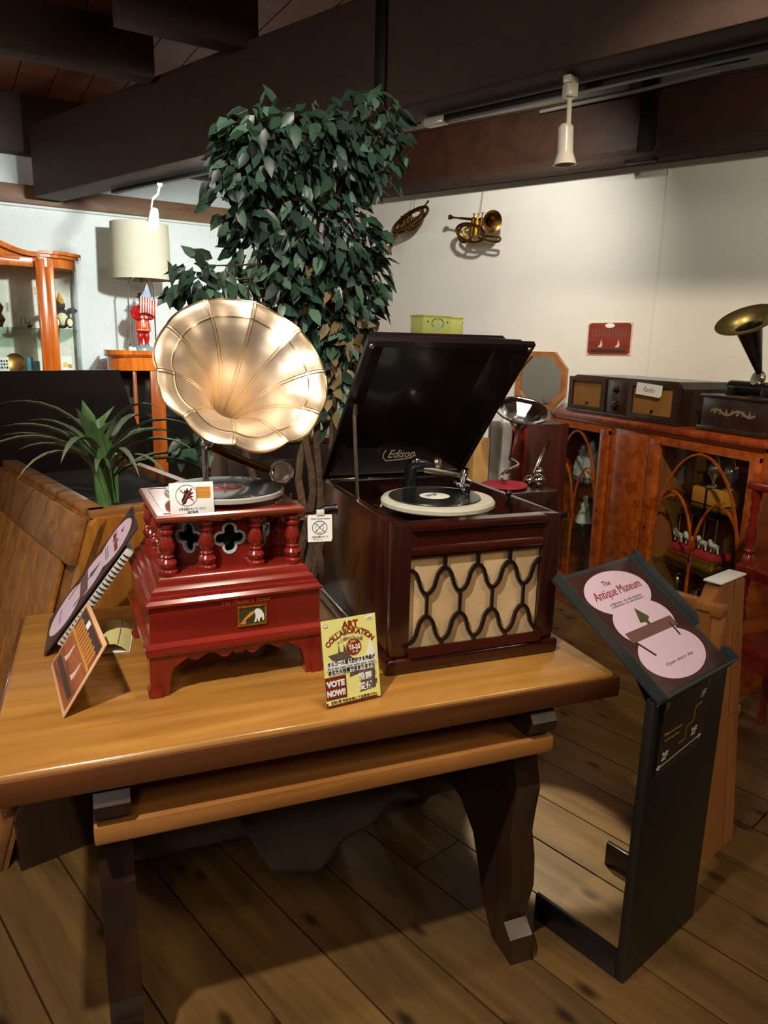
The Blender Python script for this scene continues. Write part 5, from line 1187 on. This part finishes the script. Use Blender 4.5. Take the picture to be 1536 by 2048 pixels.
g = G(); g.lathe([(0, 0), (.018, 0), (.018, .001), (0, .001)], frame((.0, -.0018, .05), (1, 0, 0), (0, 0, 1)), 20); g.build('yellow_disc', mat('yellow_spot', 'e8c43a', .5), t); g = G(); g.prism([(.015, .03), (.042, .025), (.042, .05), (.02, .058)], .0018, .0025, frame((0, 0, 0), (1, 0, 0), (0, 0, 1))); g.build('orange_patch', M_orng, t, None)
# lamp cabinet
c2 = thing('corner_cabinet', 'orange wood cabinet with rounded end carrying the tall figurine lamp', 'cabinet', M=FL)
pol = [(-.30, -.075), (-1.09, -.075), (-1.15, -.12)]+[(-1.18+.12*(1-math.cos(t)), -.33-.15*math.sin(t)) for t in [PI/2*i/8 for i in range(9)]]+[(-.30, -.48)]
def inset(q, k): return [(-.74+(p[0]+.74)*k, -.27+(p[1]+.27)*k) for p in q]
g = G(); g.prism(pol, 1.285, 1.300); g.build('top', M_wally, c2, None)
g = G(); pr_ = inset(pol, .985); g.ribbon(pr_[2:13], .012, 1.30, 1.33); g.build('gallery_rail', M_cab1, c2, None)
g = G(); g.prism(inset(pol, .96), 1.19, 1.285); g.build('frieze', M_cab1, c2, None)
g = G(); g.prism(inset(pol, .96), .04, .14); g.build('base', M_cab1, c2, None)
for s, w, off in ((-.85, .10, .465), (-1.005, .025, .455), (-.36, .10, .465)): box_fl((s, -off+.02, .665), (w, .04, 1.06), 'stile', M_walnut, c2)
box_fl((-1.12, -.14, .665), (.04, .04, 1.06), 'rear_post', M_cab1, c2)
box_fl((-.74, -.085, .665), (.80, .012, 1.06), 'back_panel', M_darkb, c2)
g = G(); g.box((-.605, -.45, .665), (.41, .004, 1.05)); g.build('door_pane', M_glass, c2); g = G(); g.box((-.95, -.447, .665), (.10, .004, 1.05)); g.build('side_pane', M_glass, c2)
for z in (.5, .85): box_fl((-.74, -.27, z), (.74, .32, .008), 'shelf', M_shelfgl, c2, 0)
# lamp with uniformed figurine
LS = -.890; lo = .30
lp = thing('figurine_lamp', 'table lamp with a pale drum shade over a red-coated guard figurine', 'lamp', M=FL @ TR(LS, -lo, 1.3005))
g = G(); g.box((-.02, 0, .014), (.26, .16, .026), bev=.006); g.build('base', M_mah, lp)
g = G(); g.lathe([(.205, .52), (.197, .895), (.194, .895), (.202, .52)], seg=48, caps=False); g.build('shade', M_shade, lp)
for sx, sy in ((-.105, -.02), (.075, -.02)):
    g = G(); g.tube(smooth([(sx, sy, .026), (sx, sy, .40), (sx*.97, sy, .47), (sx*.55, 0, .535), (0, 0, .545)], 5), .005, 8); pr2 = g.build('harp_rod', M_chrome, lp)
    g = G(); g.lathe([(0, 0), (.012, 0), (.008, .012), (.013, .022), (.009, .035), (.012, .045), (0, .05)], TR(sx, sy, .026), 12); g.build('finial', M_chrome, pr2)
g = G(); g.cyl((0, 0, .50), (0, 0, .60), .018, 12); g.tube([(0, 0, .6), (0, 0, .89)], .004, 6)
for k in range(3): g.tube([(0, 0, .885), (.195*math.cos(k*2.094), .195*math.sin(k*2.094), .885)], .003, 5)
g.build('socket', M_brass2, lp)
fg = link('figurine', None, lp); fg.location = (-.01, -.01, .027)
g = G(); g.lathe([(0, 0), (.078, 0), (.074, .016), (.05, .03), (.03, .04), (0, .042)], Matrix.Diagonal((1, .75, 1, 1)), 20); g.build('mound', M_teal, fg)
for sx in (-1, 1): g = G(); g.lathe([(0, .03), (.020, .032), (.014, .05), (.021, .085), (.024, .105), (.019, .118), (.023, .125), (.024, .16), (.02, .17)], TR(sx*.022, 0, 0), 14); g.build('leg', M_coat, fg)
g = G(); g.lathe([(.056, .135), (.058, .14), (.050, .19), (.044, .215), (.043, .22)], Matrix.Diagonal((1, .75, 1, 1)), 20); g.lathe([(0, .135), (.056, .135)], Matrix.Diagonal((1, .75, 1, 1)), 20, caps=False); g.build('skirt', M_coat2, fg)
g = G()
for x in (-.02, .02): g.box((x, -.040, .175), (.004, .006, .07))
g.box((0, -.042, .145), (.10, .004, .004)); g.box((0, -.0405, .178), (.022, .006, .03)); g.build('braid', M_skin, fg)
g = G(); g.lathe([(.043, .215), (.050, .25), (.052, .29), (.036, .315), (.020, .322), (0, .323)], Matrix.Diagonal((1, .75, 1, 1)), 20); g.build('tunic', M_coat, fg)
for sx in (-1, 1): g = G(); g.tube(smooth([(sx*.042, 0, .305), (sx*.066, -.005, .265), (sx*.058, -.02, .232), (sx*.02, -.044, .232)], 4), [.018]*4+[.020]*4+[.017]*5, 10); a_ = g.build('sleeve', M_coat, fg); g = G(); g.ball((sx*.014, -.046, .232), .012); g.build('hand', M_skin, fg)
g = G(); g.lathe([(.034, .313), (.036, .322), (.020, .330)], Matrix.Diagonal((1, .8, 1, 1)), 16, caps=False); g.build('ruff', M_paper, fg)
g = G(); g.ball((0, 0, .352), .026, (.9, .95, 1.1)); g.ball((0, -.026, .350), .006); g.build('head', M_skin, fg); g = G(); g.ball((0, -.012, .337), .019, (1, .8, .9)); g.build('beard', M_inkg, fg)
g = G(); g.lathe([(.040, .370), (.042, .373), (.026, .376), (.026, .398), (.022, .402), (0, .403)], seg=18); g.build('hat', M_ink, fg)
fl_ = thing('striped_flag', 'small red and white striped flag leaning on the guard figurine lamp', 'flag', M=FL @ TR(LS-.0, -lo-.060, 1.3005) @ frame((.0, -.01, .355), (1, -.1, -.1), (.12, .0, 1)))
g = G(); g.ribbon([(.012, .155), (-.03, .02)], .004, -.002, .002); g.build('stick', M_white, fl_, None)
vs = []; fs = []; nx = 12
for i in range(nx+1):
    t = i/nx; x = -.032+.105*t; vs += [(x, -.075+.012*math.sin(t*4), .006*math.sin(t*6)), (x-.004, .038+.008*math.sin(t*4+1), .006*math.sin(t*6))]
fs = [(2*i, 2*i+2, 2*i+3, 2*i+1) for i in range(nx)]
for k in (0, 1):
    g = G(); g.add(vs, [f for i, f in enumerate(fs) if (i % 2) == k]); o = g.build('stripe', M_coat2 if k else M_paper, fl_, 60); o.modifiers.new('t', 'SOLIDIFY').thickness = .002
g = G(); g.prism([(-.036, .04), (.040, .044), (.010, .13)], -.002, .002); g.build('canton', mat('pale_blue_cloth', '9fb2c8', .7), fl_, None)
pc = thing('price_card', 'small white tent card at the front of the lamp cabinet top', 'card', M=FL @ TR(-1.005, -.415, 1.3005)); g = G(); g.prism([(-.03, 0), (0, .05), (.03, 0), (.027, 0), (0, .045), (-.027, 0)], -.025, .025, frame((0, 0, 0), (0, 1, 0), (0, 0, 1))); g.build('card', M_paper, pc, None)

# ================================================================== LIGHTING TRACKS AND SPOT LAMPS UNDER THE BEAM
def beam_pt(x, y, z): return FB @ Vector((x, y, z))
tr = G(); tr.box((1.45, .165, 2.291), (2.5, .035, .022), FB, .003); o = tr.build('lighting_track', M_strap); tag(o, 'black lighting track under the main beam carrying the white spotlight', 'lighting track')
tr = G(); tr.box((.19, .165, 2.288), (.10, .04, .03), FB, .004); o = tr.build('track_end_feed', M_white); tag(o, 'white end feed of the right lighting track under the beam', 'track end')
tr = G(); tr.box((-1.55, .165, 2.291), (1.5, .035, .022), FB, .003); o = tr.build('lighting_track', M_strap); tag(o, 'black lighting track under the beam near the lit lamp', 'lighting track')
tr = G(); tr.tube([FR @ Vector((-.40, -.075, 2.715)), FR @ Vector((.15, -.10, 2.72)), FR @ Vector((.55, -.075, 2.75))], .010, 8); o = tr.build('conduit_pipe', mat('grey_conduit', '8a867c', .4)); tag(o, 'thin grey conduit pipe running along the dark frieze beam', 'pipe')
ws_ = thing('white_spotlight', 'unlit white spotlight hanging from the track below the main beam', 'spotlight', (1.545, 2.305, 2.028))
g = G(); g.box((0, 0, .232), (.045, .035, .045), bev=.006); g.box((0, 0, .262), (.03, .06, .025), RZ(-62), .004); g.build('track_adapter', M_white, ws_)
g = G(); g.cyl((.004, 0, .115), (.0, 0, .215), .0085, 10); g.build('stem', M_white, ws_)
g = G(); g.lathe([(0, .128), (.018, .128), (.026, .118), (.027, .040), (.030, .030), (.038, .006), (.040, 0), (.037, 0), (.026, .03), (0, .035)], TR(0, 0, 0) @ RY(-3), 24); g.build('lamp_head', M_white, ws_)
LSP = Vector((.352, 4.637, 2.092)); LTG = Vector((.18, 4.55, .9)); ldir = (LTG-LSP).normalized()
ls_ = thing('lit_spotlight', 'lit bare spotlight under the beam glaring in front of the drum lampshade', 'spotlight', tuple(LSP))
g = G(); g.box((.043, .023, .182), (.03, .05, .016), bev=.004); g.tube([(.043, .023, .178), (.03, .016, .13), (0, 0, .10)], .007, 8); g.tube([(0, 0, .10), (-.01, .0, .05), (0, 0, .02)], .005, 6); g.build('stem', M_white, ls_)
g = G(); g.lathe([(0, -.05), (.02, -.05), (.026, -.03), (.034, .03), (.036, .035), (.032, .032), (.022, -.03)], aim((0, 0, 0), ldir), 20, caps=False); g.build('lamp_head', M_white, ls_)
g = G(); g.ball(tuple(ldir*.042), .032); g.build('bulb', M_bulb, ls_)
spot('lit_spotlight_beam', tuple(LSP+ldir*.085), tuple(LTG), 30, COOL, 160, .8, .03)
